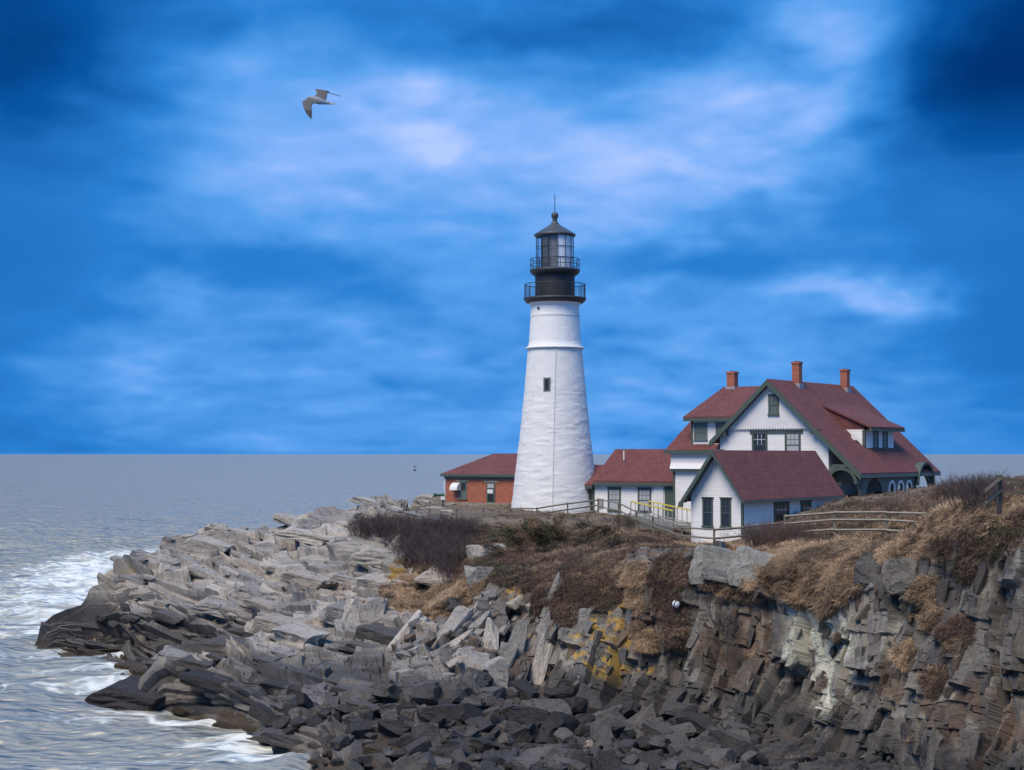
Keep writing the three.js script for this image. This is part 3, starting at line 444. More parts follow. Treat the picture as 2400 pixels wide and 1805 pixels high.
const RM = {
  light: [rockMat(0.4, 0.365, 0.32), rockMat(0.31, 0.29, 0.265), rockMat(0.46, 0.42, 0.37), rockMat(0.25, 0.236, 0.224), rockMat(0.36, 0.315, 0.265)],
  cliff: [rockMat(0.15, 0.133, 0.115), rockMat(0.21, 0.197, 0.18), rockMat(0.105, 0.095, 0.09), rockMat(0.27, 0.258, 0.23), rockMat(0.15, 0.108, 0.074), rockMat(0.165, 0.16, 0.158)],
  dark: [rockMat(0.036, 0.033, 0.034), rockMat(0.05, 0.046, 0.046), rockMat(0.028, 0.026, 0.026), rockMat(0.08, 0.073, 0.069)],
  weed: [rockMat(0.06, 0.042, 0.024), rockMat(0.05, 0.038, 0.025)],
  yellow: [rockMat(0.4, 0.25, 0.04)], brown: [rockMat(0.105, 0.087, 0.07), rockMat(0.085, 0.072, 0.06), rockMat(0.125, 0.107, 0.088), rockMat(0.105, 0.075, 0.05), rockMat(0.15, 0.138, 0.12), rockMat(0.07, 0.06, 0.053), rockMat(0.09, 0.085, 0.08)],
  grey: [rockMat(0.25, 0.245, 0.225), rockMat(0.21, 0.21, 0.19)], olive: [rockMat(0.31, 0.305, 0.24)],
};
const basis = (X, Y) => { const y = Y.clone().normalize(), x = X.clone().addScaledVector(y, -X.dot(y)).normalize(), z = x.clone().cross(y); return new THREE.Matrix4().makeBasis(x, y, z); };
const jit = (q, a) => q.multiply(new THREE.Quaternion().setFromEuler(new THREE.Euler(rr(-a, a), rr(-a, a) * 1.5, rr(-a, a))));
const tideOf = (p) => p.y + 1.5 * (fbm(p.x * 0.25, p.y * 0.25, p.z * 0.25, 4, 96) - 0.5) + 0.8 * (fbm(p.x * 1.1, p.y * 1.1, p.z * 1.1, 4, 95) - 0.5);
const onFace = (out, roll) => { const y = V3(0.24 + roll, 1, 0); y.addScaledVector(out, -y.dot(out)).normalize(); const x = y.clone().cross(out).normalize(); return new THREE.Quaternion().setFromRotationMatrix(new THREE.Matrix4().makeBasis(x, y, x.clone().cross(y))); };
const pick = (list) => list[Math.floor(rnd() * list.length)];
class Spread { constructor(c) { this.c = c; this.m = new Map(); } free(p, r) { const c = this.c, i = Math.floor(p.x / c), j = Math.floor(p.y / c), k = Math.floor(p.z / c); for (let a = -1; a < 2; a++) for (let b = -1; b < 2; b++) for (let d = -1; d < 2; d++) for (const q of this.m.get(`${i + a},${j + b},${k + d}`) ?? []) if (q.p.distanceTo(p) < (r + q.r) / 2) return false; const key = `${i},${j},${k}`; if (!this.m.has(key)) this.m.set(key, []); this.m.get(key).push({ p: p.clone(), r }); return true; } }
const pieces = { ledge: [], cliff: [] };
{
  const sp = new Spread(2.2), qL = new THREE.Quaternion().setFromRotationMatrix(basis(V3(0.95, -0.2, 0.25), N1));
  for (let tries = 0; tries < 60000; tries++) {
    const i = Math.floor(rnd() * NU), j = Math.floor(rnd() * NV), n = i * NV + j, o = n * 3; if (US[i] < 170 || US[i] > 960) continue;
    const p = V3(land.pos[o], land.pos[o + 1], land.pos[o + 2]); if (p.y < -0.6 || VS[j] > 10.9 || land.grass[n] > 0.4 || land.scrub[n] > 0.5) continue;
    const ledge = 1 - sstep(860, 1010, US[i]); if (rnd() > ledge) continue;
    const size = tries < 500 ? rr(2.2, 3.8) : tries < 5000 ? rr(1.1, 2.2) : rr(0.5, 1.2);
    if (US[i] < 260 && size > 1.5) continue;
    if (!sp.free(p, size * (tries < 5000 ? 1.5 : 1.7))) continue;
    const s = V3(size * rr(0.8, 1.6), size * rr(0.2, 0.36) + 0.1, size * rr(0.6, 1.05)), q = jit(qL.clone(), 0.03);
    p.addScaledVector(N1, s.y * rr(-0.48, -0.2));
    const tide = tideOf(p), m = tide < 0.7 ? pick(RM.weed) : tide < 2.8 ? pick(RM.dark) : tide < 3.3 ? pick([RM.dark[3], RM.light[3], RM.cliff[2]]) : pick(RM.light);
    pieces.ledge.push({ g: pick(STONES), p, q, s, m, big: size });
  }
  const sq = new Spread(2.6);
  for (let tries = 0; tries < 60000; tries++) {
    const i = Math.floor(rnd() * NU), j = Math.floor(rnd() * NV), n = i * NV + j, o = n * 3; if (US[i] < 880) continue;
    const p = V3(land.pos[o], land.pos[o + 1], land.pos[o + 2]); if (p.y < 0.2 || VS[j] > 8.7 || land.rough[n] < 0.5 || land.grass[n] > 0.35 || land.scrub[n] > 0.4) continue;
    if (rnd() > sstep(880, 1040, US[i])) continue;
    const len = tries < 100 ? rr(1.3, 2) : tries < 3000 ? rr(0.8, 1.4) : rr(0.35, 0.9);
    if (!sq.free(p, len * 1.05)) continue;
    const out = V3(land.bnor[o], land.bnor[o + 1], land.bnor[o + 2]);
    const s = V3(clamp(len * rr(0.22, 0.6), 0.22, 1.3), len, clamp(len * rr(0.2, 0.35), 0.3, 1));
    const Q = jit(onFace(out, rr(-0.15, 0.15)), 0.2);
    p.addScaledVector(out, s.z * rr(-0.52, -0.36));
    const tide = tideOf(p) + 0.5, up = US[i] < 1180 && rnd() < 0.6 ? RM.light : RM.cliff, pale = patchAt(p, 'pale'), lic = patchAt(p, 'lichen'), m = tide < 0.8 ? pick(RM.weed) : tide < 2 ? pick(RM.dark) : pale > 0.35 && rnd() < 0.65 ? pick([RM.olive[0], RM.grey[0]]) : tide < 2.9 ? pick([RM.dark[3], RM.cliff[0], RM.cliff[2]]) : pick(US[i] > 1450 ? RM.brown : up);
    pieces.cliff.push({ g: pick(SLABS), p, q: Q, s, m, big: len });
  }
}
const slabAt = (px, py, d, w, h, dep, roll, m, yaw = 0, pool = SLABS) => { const { p, n } = surf(px, py), out = n.clone().lerp(V3(0, 0, 1), 0.35).normalize(); pieces.cliff.push({ g: pick(pool), p: p.addScaledVector(out, dep * (pool === SLABS ? -0.3 : -0.36)), q: onFace(out, Math.tan(-roll * Math.PI / 180) - 0.24), s: V3(w, h, dep), m, big: 99 }); };
// the upright slabs and outcrops that stand out of the cliff in the photograph
slabAt(1292, 1410, 90.5, 0.6, 2.9, 0.9, -14, RM.cliff[3], 0.25); slabAt(1268, 1500, 90.5, 0.62, 2.6, 0.9, -14, RM.light[3], 0.25); slabAt(1262, 1560, 90.2, 0.7, 3, 0.9, -13, RM.light[0], 0.1);
slabAt(1062, 1470, 94.5, 0.85, 2.9, 0.9, -19, RM.light[1], 0.3); slabAt(1076, 1500, 94.3, 0.6, 1.6, 0.7, -27, RM.light[0], 0.2); slabAt(1126, 1454, 95, 0.5, 1.3, 0.7, -22, RM.light[1], 0.2); slabAt(1153, 1500, 93.5, 0.8, 2.7, 0.9, -12, RM.light[0], 0.25); slabAt(1107, 1558, 91.6, 1.7, 2.1, 1.4, -8, RM.light[1], 0.1); slabAt(1042, 1560, 91.6, 0.7, 2, 1, -17, RM.light[3], 0.2); slabAt(1190, 1555, 91, 0.7, 2, 0.8, -14, RM.grey[0], 0.2); slabAt(1215, 1500, 92, 0.8, 2.4, 0.8, -14, RM.cliff[1], 0.2);
slabAt(1338, 1450, 89, 0.65, 1.9, 0.7, -12, RM.light[3], 0.15); slabAt(1362, 1460, 88.6, 0.6, 1.8, 0.6, -8, RM.grey[0], 0.1);
slabAt(1680, 1335, 84.2, 1.8, 1.9, 1.6, -8, RM.grey[1], 0.3, BOULDERS); slabAt(1750, 1335, 83.4, 1.9, 2, 1.5, -14, RM.grey[0], -0.2, BOULDERS); slabAt(1640, 1330, 84.4, 1.2, 2, 1.6, -6, RM.grey[0], 0.2, BOULDERS);
slabAt(2040, 1335, 74.8, 2.1, 1.5, 1.8, -4, RM.brown[6], 0.1, BOULDERS); slabAt(2115, 1345, 72.4, 1.6, 1.5, 1.6, 4, RM.brown[4], -0.1, BOULDERS); 
slabAt(935, 1305, 112.2, 0.95, 1.9, 1.2, -16, RM.grey[0], 0.2); slabAt(915, 1290, 113, 0.9, 2.2, 1.2, -14, RM.cliff[3], 0.2); slabAt(965, 1285, 113, 0.8, 1.3, 1, -12, RM.grey[1], 0.2);
function lay(list, owner, name, most) {
  list.sort((a, b) => b.big - a.big);
  const rest = new Map();
  list.forEach((k, n) => {
    if (n < most) { const m = shadowed(new THREE.Mesh(wornOf(k.g, n < 140 ? 2 : 1, name === 'rock_block'), k.m)); m.name = name; m.position.copy(k.p); m.quaternion.copy(k.q); m.scale.copy(k.s); owner.add(m); return; }
    const g = k.g.clone().applyMatrix4(new THREE.Matrix4().compose(k.p, k.q, k.s)); if (!rest.has(k.m)) rest.set(k.m, []); rest.get(k.m).push(g);
  });
  const all = [];
  for (const [m, gs] of rest) { const g = mergeGeometries(gs), c = new Float32Array(g.attributes.position.count * 3); for (let i = 0; i < c.length; i += 3) { c[i] = m.color.r; c[i + 1] = m.color.g; c[i + 2] = m.color.b; } g.setAttribute('color', new THREE.BufferAttribute(c, 3)); all.push(g); }
  if (all.length) { const g = mergeGeometries(all), m = shadowed(new THREE.Mesh(g, mat(0xffffff, 0.93, { vertexColors: true, map: rockMap, bumpMap: rockBump, bumpScale: 0.05 }))); m.name = `small_${name}s`; m.userData.kind = 'stuff'; owner.add(m); }
  console.log(name, list.length);
}
lay(pieces.ledge, land.ledge, 'rock_block', 300);
lay(pieces.cliff, land.cliff, 'rock_slab', 300);

function boulder(px, py, d, w, h, dep, roll, m, label, yaw = 0, k = 0, sink = 0.08) {
  const o = shadowed(new THREE.Mesh(wornOf(BOULDERS[k % BOULDERS.length], 2, false), m)); o.name = 'boulder'; o.position.copy(surf(px, py).p).addScaledVector(surf(px, py).n, dep * sink); o.rotation.set(-0.1, yaw, roll * Math.PI / 180, 'YZX'); o.scale.set(w, h, dep);
  tag(o, label, 'boulder', 'boulders at the foot of the cliff'); return top(o);
}
boulder(826, 1458, 97.2, 1.25, 2.6, 1.5, -12, RM.light[2], 'tall pale tan boulder, left one of the upright pair below the ledge', 0.3, 1);
boulder(874, 1452, 97.6, 1.25, 2.4, 1.4, -8, RM.light[1], 'tall grey boulder leaning against the pale tan one', -0.2, 4);
boulder(918, 1452, 97.6, 1.05, 1.05, 1, -4, RM.light[1], 'squat grey boulder right of the upright pair, below the dry grass', 0.3, 2);
boulder(951, 1452, 97.8, 0.65, 0.85, 0.7, 25, RM.light[0], 'small tilted pale stone just under the weathered plank', 0.4, 3);
boulder(955, 1505, 95, 1.5, 3, 1.5, -38, RM.light[2], 'large pale boulder lying aslant, with a cracked ridge', 0.2, 7);
boulder(1013, 1488, 95.6, 0.85, 1.5, 1.1, 4, RM.light[4], 'brown-stained boulder propped behind the large slanting one', -0.3, 5);
boulder(1157, 1588, 90, 1.45, 1.9, 1.4, 24, RM.light[1], 'square light grey boulder tipped on its corner above the dark rubble', 0.25, 9);
boulder(1180, 1640, 88.6, 1.3, 1, 1.2, 20, RM.dark[3], 'dark broken lower half of the tipped square boulder', 0.2, 6);
boulder(1140, 1290, 108, 2, 1.9, 2, 4, RM.light[0], 'rounded pale outcrop stone beside the juniper', 0.4, 10, -0.2);
boulder(1120, 1340, 107, 2.2, 1.5, 2, -4, RM.grey[0], 'grey block under the rounded pale outcrop', 0.1, 11, -0.25);
boulder(1030, 1690, 79, 1.7, 1.5, 1.6, 6, RM.dark[0], 'big black flat-topped boulder among the rubble', 0.2, 12);
boulder(1230, 1690, 80.6, 2.2, 1.3, 1.6, -6, RM.dark[1], 'big dark blocky boulder at the foot of the tall slab', 0.1, 13);
boulder(1410, 1690, 80.6, 2, 0.8, 1.1, 20, RM.cliff[2], 'long brown slab boulder sloping up to a point', 0.2, 14);
boulder(1560, 1725, 78.6, 2.4, 0.7, 1.2, 16, RM.cliff[2], 'wide flat slab boulder resting on the rubble', -0.2, 15);
boulder(1390, 1745, 77.4, 0.75, 0.3, 0.4, 10, RM.light[4], 'small pinkish oblong stone among the dark rubble', 0.2, 8);
boulder(620, 1500, 100.5, 0.8, 0.7, 0.7, 12, RM.light[2], 'single pale cube of rock in the gully behind the dark ledge', 0.3, 2);
{
  const sp = new Spread(2), grp = 'dark rubble at the foot of the cliff'; let made = 0;
  for (let tries = 0; tries < 40000 && made < 290; tries++) {
    const i = Math.floor(rnd() * NU), j = Math.floor(rnd() * NV), o = (i * NV + j) * 3; if (US[i] < 640 || US[i] > 1760 || VS[j] > 3.5 || VS[j] < 1.15 || (US[i] < 860 && VS[j] > 2.3)) continue;
    const p = V3(land.pos[o], land.pos[o + 1], land.pos[o + 2]); if (p.y < -0.3 || p.z > -64 || p.y > 2.1) continue;
    const size = made < 36 ? rr(1.1, 1.7) : made < 120 ? rr(0.75, 1.15) : rr(0.4, 0.8);
    if (!sp.free(p, size * 0.85)) continue;
    const b = shadowed(new THREE.Mesh(wornOf(pick(BOULDERS), 1, false), p.y < 0.5 ? pick([...RM.dark, RM.weed[0]]) : pick([...RM.dark, RM.dark[3], RM.cliff[2]])));
    b.name = 'rubble_stone'; b.position.copy(p).add(V3(0, size * rr(0.05, 0.3), 0)); b.rotation.set(rr(-0.6, 0.6), rr(0, 6.3), rr(-0.6, 0.6)); b.scale.set(size * rr(0.8, 1.25), size * rr(0.4, 0.75), size * rr(0.6, 1));
    const kind = b.material === RM.weed[0] ? 'brown weedy' : b.material === RM.dark[3] ? 'grey' : b.material === RM.cliff[2] ? 'brown-grey' : 'black', big = size > 1.15 ? 'large' : size > 0.75 ? 'middling' : 'small', where = US[i] < 900 ? 'beside the sea below the ledges' : US[i] < 1180 ? 'below the pale slanting boulder' : US[i] < 1450 ? 'at the foot of the tall pale slab' : 'under the lichened cliff block';
    tag(b, `${big} ${kind} angular stone in the rubble ${where}`, 'stone', grp); top(b); made++;
  }
  console.log('rubble', made);
}
console.log('stage rocks');
// ---------------------------------------------------------------- the lighthouse
const YAW = -35 * Math.PI / 180;                 // the keepers' buildings stand turned by this much
{
  const base = V3((1301 - 1200) / F * 130, 0, -130); base.y = 8.9;
  const S = 130 / F, H = (py) => at(1300, py, 130).y - base.y, T = group('lighthouse', 'tall white conical lighthouse tower with black lantern room', 'lighthouse', base);
  const lathe = (pts, seg = 48) => new THREE.LatheGeometry(pts.map(([r, y]) => new THREE.Vector2(r, y)), seg);
  // rubble-stone shaft under white paint: uneven courses
  const prof = [[104.5, 1225], [103, 1192], [94, 1114], [83.5, 1028], [73, 927], [66.5, 850], [63.6, 818]].map(([r, py]) => [r * S, H(py)]);
  const rad = (y) => { for (let i = 1; i < prof.length; i++) if (y <= prof[i][1]) return lerp(prof[i - 1][0], prof[i][0], clamp((y - prof[i - 1][1]) / (prof[i][1] - prof[i - 1][1]))); return prof[6][0]; };
  const y0 = prof[0][1] - 1.2, y1 = prof[6][1], shaft = new THREE.CylinderGeometry(1, 1, 1, 220, 200, true), p = shaft.attributes.position, uv = shaft.attributes.uv;
  for (let i = 0; i < p.count; i++) {
    const a = Math.atan2(p.getX(i), p.getZ(i)), y = lerp(y0, y1, p.getY(i) + 0.5), r0 = rad(Math.max(y, prof[0][1])), s = a * 3;
    const k = 1 - 0.8 * sstep(y1 - 5, y1 - 0.5, y), xx = Math.sin(a) * 3, zz = Math.cos(a) * 3;
    const lump = fbm(xx * 1.3, y * 3.4, zz * 1.3, 3, 140) - 0.5, course = sstep(0.52, 0.66, fbm(xx * 0.8, y * 4.5, zz * 0.8, 3, 141));
    const r = r0 + k * (0.05 * lump + 0.022 * course);
    p.setXYZ(i, Math.sin(a) * r, y, Math.cos(a) * r); uv.setXY(i, s, y);
  }
  shaft.computeVertexNormals();
  part('shaft', shaft, M.tower, T);
  const q = (r, py) => [r * S, H(py)];
  part('upper_shaft', lathe([q(63, 819), q(68.5, 818.5), q(69, 815.5), q(62.5, 811), q(61, 800), q(57.6, 744), q(59, 742.5), q(59, 739), q(57.2, 737), q(56.8, 720), q(58, 717), q(60, 713), q(63, 710)]), M.tower, T);
  part('lower_gallery', lathe([q(40, 711), q(66, 711), q(69, 708), q(73.5, 703), q(74, 699), q(40, 698)]), M.iron, T);
  part('watch_room', lathe([q(47.3, 699), q(47.3, 695), q(46.6, 694), q(46.6, 650), q(47.5, 649), q(47.5, 645)]), M.black, T);
  part('upper_gallery', lathe([q(30, 646), q(50, 646), q(56, 642), q(59, 636), q(59, 632), q(30, 631)]), M.iron, T);
  part('porthole', new THREE.SphereGeometry(0.14, 12, 8).scale(1, 1, 0.5).translate(0.95, H(658), 1.27), M.iron, T);
  part('lantern_roof', lathe([q(44, 556), q(48.5, 554), q(49, 550), q(46, 548), q(30, 538), q(16, 530), q(9.5, 525), q(9, 522)]), M.domeIron, T);
  part('ventilator_ball', lathe([q(9, 523), q(7, 521), q(5, 519), q(6.4, 516.5), q(5, 514.5), q(6.5, 512.5), q(8.6, 506), q(8.2, 502), q(6, 498.8), q(2, 497.4), q(0, 497.3)], 24), M.domeIron, T);
  part('lightning_rod', bar([0, H(498), 0], [0, H(457), 0], 0.06), M.iron, T);
  // lantern glazing: sixteen sides in three rows, each pane its own sheet
  const n = 14, rG = 44 * S, yb = H(631), yt = H(555);
  for (let i = 0; i < n; i++) {
    const a0 = i / n * 2 * Math.PI + 0.12, a1 = (i + 1) / n * 2 * Math.PI + 0.12, P0 = [Math.sin(a0) * rG, Math.cos(a0) * rG], P1 = [Math.sin(a1) * rG, Math.cos(a1) * rG];
    part('glazing_bar', bar([P0[0], yb, P0[1]], [P0[0], yt, P0[1]], 0.05), M.iron, T);
    for (let r = 0; r < 3; r++) {
      const u = lerp(yb, yt, r / 3), w = lerp(yb, yt, (r + 1) / 3);
      const g = new THREE.BufferGeometry(); g.setAttribute('position', new THREE.Float32BufferAttribute([P0[0], u, P0[1], P1[0], u, P1[1], P1[0], w, P1[1], P0[0], w, P0[1]], 3)); g.setIndex([0, 1, 2, 0, 2, 3]); g.setAttribute('uv', new THREE.Float32BufferAttribute([0, 0, 1, 0, 1, 1, 0, 1], 2)); g.computeVertexNormals();
      part('pane', g, M.glass, T);
      if (r) part('transom', bar([P0[0], u, P0[1]], [P1[0], u, P1[1]], 0.035), M.iron, T);
    }
  }
  // curtains hung inside the glass, and the lens
  const curtain = (a0, a1, m, r = rG - 0.07) => { const g = new THREE.CylinderGeometry(r, r, yt - yb - 0.05, 24, 1, true, a0, a1 - a0).translate(0, (yt + yb) / 2, 0); part('curtain', g, m, T); };
  curtain(-0.85, -0.42, M.curtainDark); curtain(-0.42, 0.1, M.curtainGrey, rG - 0.2); curtain(0.1, 1.5, M.curtainWhite); curtain(1.8, 4.2, M.curtainGrey, rG - 0.22);
  part('lens', lathe([[0.02, yb + 0.1], [0.3, yb + 0.15], [0.42, yb + 1], [0.3, yb + 1.9], [0.02, yb + 2]], 20), new THREE.MeshPhysicalMaterial({ color: LIN(0.85, 0.95, 0.93), roughness: 0.1, transmission: 0.6, thickness: 0.3 }), T);
  const rail = (r, y, h, posts, rails, bal) => {
    const ring = (yy, t) => new THREE.TorusGeometry(r, t, 6, 56).rotateX(Math.PI / 2).translate(0, yy, 0);
    for (const k of rails) part('handrail', ring(y + h * k, 0.03), M.iron, T);
    for (let i = 0; i < posts; i++) { const a = i / posts * 2 * Math.PI + 0.2; part('rail_post', bar([Math.sin(a) * r, y, Math.cos(a) * r], [Math.sin(a) * r, y + h, Math.cos(a) * r], 0.05), M.iron, T); }
    if (bal) { const list = []; for (let i = 0; i < bal; i++) { const a = i / bal * 2 * Math.PI; list.push(bar([Math.sin(a) * r, y, Math.cos(a) * r], [Math.sin(a) * r, y + h, Math.cos(a) * r], 0.018)); } part('balusters', list, M.iron, T).userData.kind = 'stuff'; }
  };
  rail(57.5 * S, H(632), H(608) - H(632), 14, [0.45, 1], 0);
  rail(71.5 * S, H(699), H(667) - H(699), 16, [1], 90);
  // slit window, little vent and the conductor down the wall
  const wy = H(904), wr = rad(wy) + 0.02, wa = -0.29, W = part('window', [box(-0.27, 0.27, wy - 0.54, wy + 0.54, -0.12, 0.06).rotateY(wa).translate(Math.sin(wa) * wr, 0, Math.cos(wa) * wr)], M.greyGreen, T);
  part('pane', box(-0.16, 0.16, wy - 0.42, wy + 0.42, 0.05, 0.075).rotateY(wa).translate(Math.sin(wa) * wr, 0, Math.cos(wa) * wr), M.pane, W);
  part('vent_hole', new THREE.CylinderGeometry(0.1, 0.1, 0.16, 12).rotateX(Math.PI / 2).rotateY(-0.75).translate(-1.32, H(726), 1.42), M.iron, T);
  const cab = []; for (let k = 0; k < 24; k++) { const ya = lerp(0, y1, k / 24), yb2 = lerp(0, y1, (k + 1) / 24), f = (y) => (rad(y) + 0.06); cab.push(bar([lerp(-0.35, 0, k / 24), ya, f(ya)], [lerp(-0.35, 0, (k + 1) / 24), yb2, f(yb2)], 0.035)); }
  part('conductor_cable', cab, M.white, T);
}

// a framed window: trim round it, a sill, two sashes with panes and bars. x, y: middle of its foot in the wall plane
function windowAt(parent, x, y, w, h, place, o = {}) {
  const t = o.trim ?? 0.12, tm = o.m ?? M.green, pm = o.pane ?? M.pane, z = 0.05, put = (g) => place(g);
  const f = part('window', [box(x - w / 2 - t, x - w / 2, y - t, y + h + t, 0, z), box(x + w / 2, x + w / 2 + t, y - t, y + h + t, 0, z), box(x - w / 2, x + w / 2, y + h, y + h + t, 0, z), box(x - w / 2 - t - 0.04, x + w / 2 + t + 0.04, y - t, y - 0.002, 0, z + 0.05), box(x - w / 2 - t - 0.05, x + w / 2 + t + 0.05, y + h + t, y + h + t + 0.05, 0, z + 0.06)].map(put), tm, parent);
  const cols = o.cols ?? 2, rows = o.rows ?? 2;
  for (let s = 0; s < 2; s++) part('pane', put(box(x - w / 2, x + w / 2, y + s * h / 2, y + (s + 1) * h / 2, 0.004, s ? 0.024 : 0.016)), Array.isArray(pm) ? pm[s] : pm, f);
  if (!o.plain) {
    part('meeting_rail', put(box(x - w / 2, x + w / 2, y + h / 2 - 0.03, y + h / 2 + 0.03, 0.026, 0.045)), o.bar ?? tm, f);
    const b = []; for (let c = 1; c < cols; c++) b.push(put(box(x - w / 2 + w * c / cols - 0.014, x - w / 2 + w * c / cols + 0.014, y + h / 2 + 0.03, y + h, 0.024, 0.038)));
    for (let r = 1; r < rows; r++) b.push(put(box(x - w / 2, x + w / 2, y + h / 2 + h / 2 * r / rows - 0.014, y + h / 2 + h / 2 * r / rows + 0.014, 0.0245, 0.036)));
    if (b.length) part('glazing_bars', b, o.bar ?? M.white, f);
  }
  return f;
}
const facing = (turn, x, y, z) => (g) => g.rotateY(turn).translate(x, y, z);
function chimney(parent, x, z, y0, y1, w) {
  const c = part('chimney', [box(x - w / 2, x + w / 2, y0, y1 - 0.16, z - w / 2, z + w / 2), box(x - w / 2 - 0.05, x + w / 2 + 0.05, y1 - 0.16, y1, z - w / 2 - 0.05, z + w / 2 + 0.05)], M.brick, parent);
  part('flue', box(x - w / 4, x + w / 4, y1, y1 + 0.05, z - w / 4, z + w / 4), M.iron, c);
  part('flashing', box(x - w / 2 - 0.08, x + w / 2 + 0.08, y0 + 0.2, y0 + 0.85, z - w / 2 - 0.08, z + w / 2 + 0.08), M.lead, c);
}
const arch = (cx, w, y0, top) => { const h = new THREE.Path(), r = w / 2; h.moveTo(cx - r, y0); h.lineTo(cx - r, top - r); h.absarc(cx, top - r, r, Math.PI, 0, true); h.lineTo(cx + r, y0); h.closePath(); return h; };
function archRing(cx, w, top, y0, t, depth) { const r = w / 2, s = new THREE.Shape(); s.moveTo(cx - r - t, y0); s.lineTo(cx - r - t, top - r); s.absarc(cx, top - r, r + t, Math.PI, 0, true); s.lineTo(cx + r + t, y0); s.lineTo(cx + r, y0); s.lineTo(cx + r, top - r); s.absarc(cx, top - r, r, 0, Math.PI, false); s.lineTo(cx - r, y0); s.closePath(); return new THREE.ExtrudeGeometry(s, { depth, bevelEnabled: false, curveSegments: 16 }); }

// ---------------------------------------------------------------- the keepers' house
{
  const O = V3(18.4, 8.7, -116), Hs = group('keepers_house', 'white clapboard keepers house with steep dark red roofs and three brick chimneys', 'house', O, YAW), front = facing(0, 0, 0, 0);
  const k = 0.95, ridge = 10.45, rf = (x) => ridge - k * Math.abs(x);
  // body under the main gable
  part('wall', uvBox(prism([[-4.05, -2], [4.4, -2], [4.4, rf(4.4) - 0.1], [0, ridge - 0.1], [-4.05, rf(4.05) - 0.1]], 12.2).translate(0, 0, -12.2)), M.siding, Hs);
  const z1 = 0.5, zb = -14.6;
  part('roof', slab([[0, ridge + 0.15, z1], [0, ridge + 0.15, zb], [7, rf(7) + 0.15, zb], [7, rf(7) + 0.15, z1]].reverse(), 0.2), M.roof, Hs);
  part('roof', slab([[0, ridge + 0.152, z1], [-4.6, rf(4.6) + 0.152, z1], [-4.6, rf(4.6) + 0.152, zb], [0, ridge + 0.152, zb]].reverse(), 0.2), M.roof, Hs);
  // rake boards and the shingled peak with its saw-tooth foot
  const rake = (x0, x1) => { const s = Math.sign(x1 + x0); return prism([[x0, rf(x0) + 0.1], [x1, rf(x1) + 0.1], [x1, rf(x1) - 0.32], [x0, rf(x0) - 0.32]].map(([x, y]) => [x, y]), 0.12).translate(0, 0, z1 + 0.01); };
  part('rake_board', uvBox(rake(0, -4.62)), M.green, Hs); part('rake_board', uvBox(rake(0, 7.02)), M.green, Hs);
  part('soffit', uvBox(prism([[0, rf(0) - 0.07], [-4.6, rf(4.6) - 0.07], [-4.6, rf(4.6) - 0.13], [0, rf(0) - 0.13]], 0.5).translate(0, 0, 0.005)), M.green, Hs); part('soffit', uvBox(prism([[0, rf(0) - 0.072], [7, rf(7) - 0.072], [7, rf(7) - 0.132], [0, rf(0) - 0.132]], 0.5).translate(0, 0, 0.005)), M.green, Hs);
  const foot = 7.1, half = (ridge - 0.3 - foot) / k, pk = [[-half, foot], [0, ridge - 0.3], [half, foot]]; const teeth = 30; for (let i = 0; i < teeth; i++) { const xa = half - (2 * half) * (i + 0.5) / teeth, xb = half - (2 * half) * (i + 1) / teeth; pk.push([xa, foot - 0.13], [xb + (i === teeth - 1 ? 0.01 : 0), foot]); } pk.pop();
  part('gable_peak', uvBox(prism(pk, 0.16)), M.white, Hs);
  part('head_board', box(-1.62, 2.5, 6.72, 6.96, 0, 0.07), M.green, Hs);
  windowAt(Hs, 0.33, 8.1, 0.56, 1.25, facing(0, 0, 0, 0.16), { trim: 0.13, pane: M.blind, plain: false, bar: M.green });
  windowAt(Hs, -0.86, 5.1, 0.9, 1.6, front, { trim: 0.16, cols: 3, rows: 2, pane: M.pane }); windowAt(Hs, 1.71, 5.1, 0.9, 1.6, front, { trim: 0.16, cols: 3, rows: 2, pane: M.paneCurtain, bar: M.green });
  part('roof_bracket', box(3.3, 3.9, 6.66, 6.98, 0.01, 0.55), M.green, Hs); part('roof_bracket', box(-3.85, -3.35, 6.6, 6.95, 0.01, 0.55), M.green, Hs);
  part('cornice_return', box(4.9, 6.3, 4.35, 4.55, -0.1, 0.6), M.green, Hs); part('cornice_return', box(-4.75, -3.7, 5.42, 5.6, 0.0, 0.62), M.green, Hs);
  part('belt_course', box(2.6, 5.4, 3.15, 3.3, 0, 0.12), M.green, Hs);
  // left wing: hipped roof, a long dormer, a flared upper storey
  const L = { e: 5.55, x0: -8.9, f: -0.45, b: -10.2, r: 10.3, rx: -6.4, rz: -5.3 };
  { const v = [[L.x0, L.e, L.f], [0, L.e, L.f], [0, L.e, L.b], [L.x0, L.e, L.b], [L.rx, L.r, L.rz], [0, L.r, L.rz], [-7.75, 7.95, -2.75], [-7.75, 7.95, -7.85]]; const g = new THREE.BufferGeometry(); g.setAttribute('position', new THREE.Float32BufferAttribute(v.flat(), 3)); g.setIndex([0, 1, 5, 0, 5, 6, 6, 5, 4, 0, 6, 3, 3, 6, 7, 6, 4, 7, 3, 7, 2, 7, 4, 5, 7, 5, 2, 0, 3, 2, 0, 2, 1, 1, 2, 5]); const r = uvBox(g); r.computeVertexNormals(); part('roof', r, M.roof, Hs); }
  part('wall', box(-8.4, -3.9, -2, 4.15, -9.8, -0.95), M.siding, Hs);
  part('wall', uvBox(prism([[-0.98, 4.16], [-0.98, 5.5], [-0.72, 5.5], [-0.74, 4.6], [-0.55, 4.16]], 4.6).rotateY(-Math.PI / 2).translate(-3.95, 0, 0).scale(1, 1, 1)), M.siding, Hs);
  part('wall', box(-8.54, -3.95, 4.18, 5.5, -9.9, -0.97), M.siding, Hs);
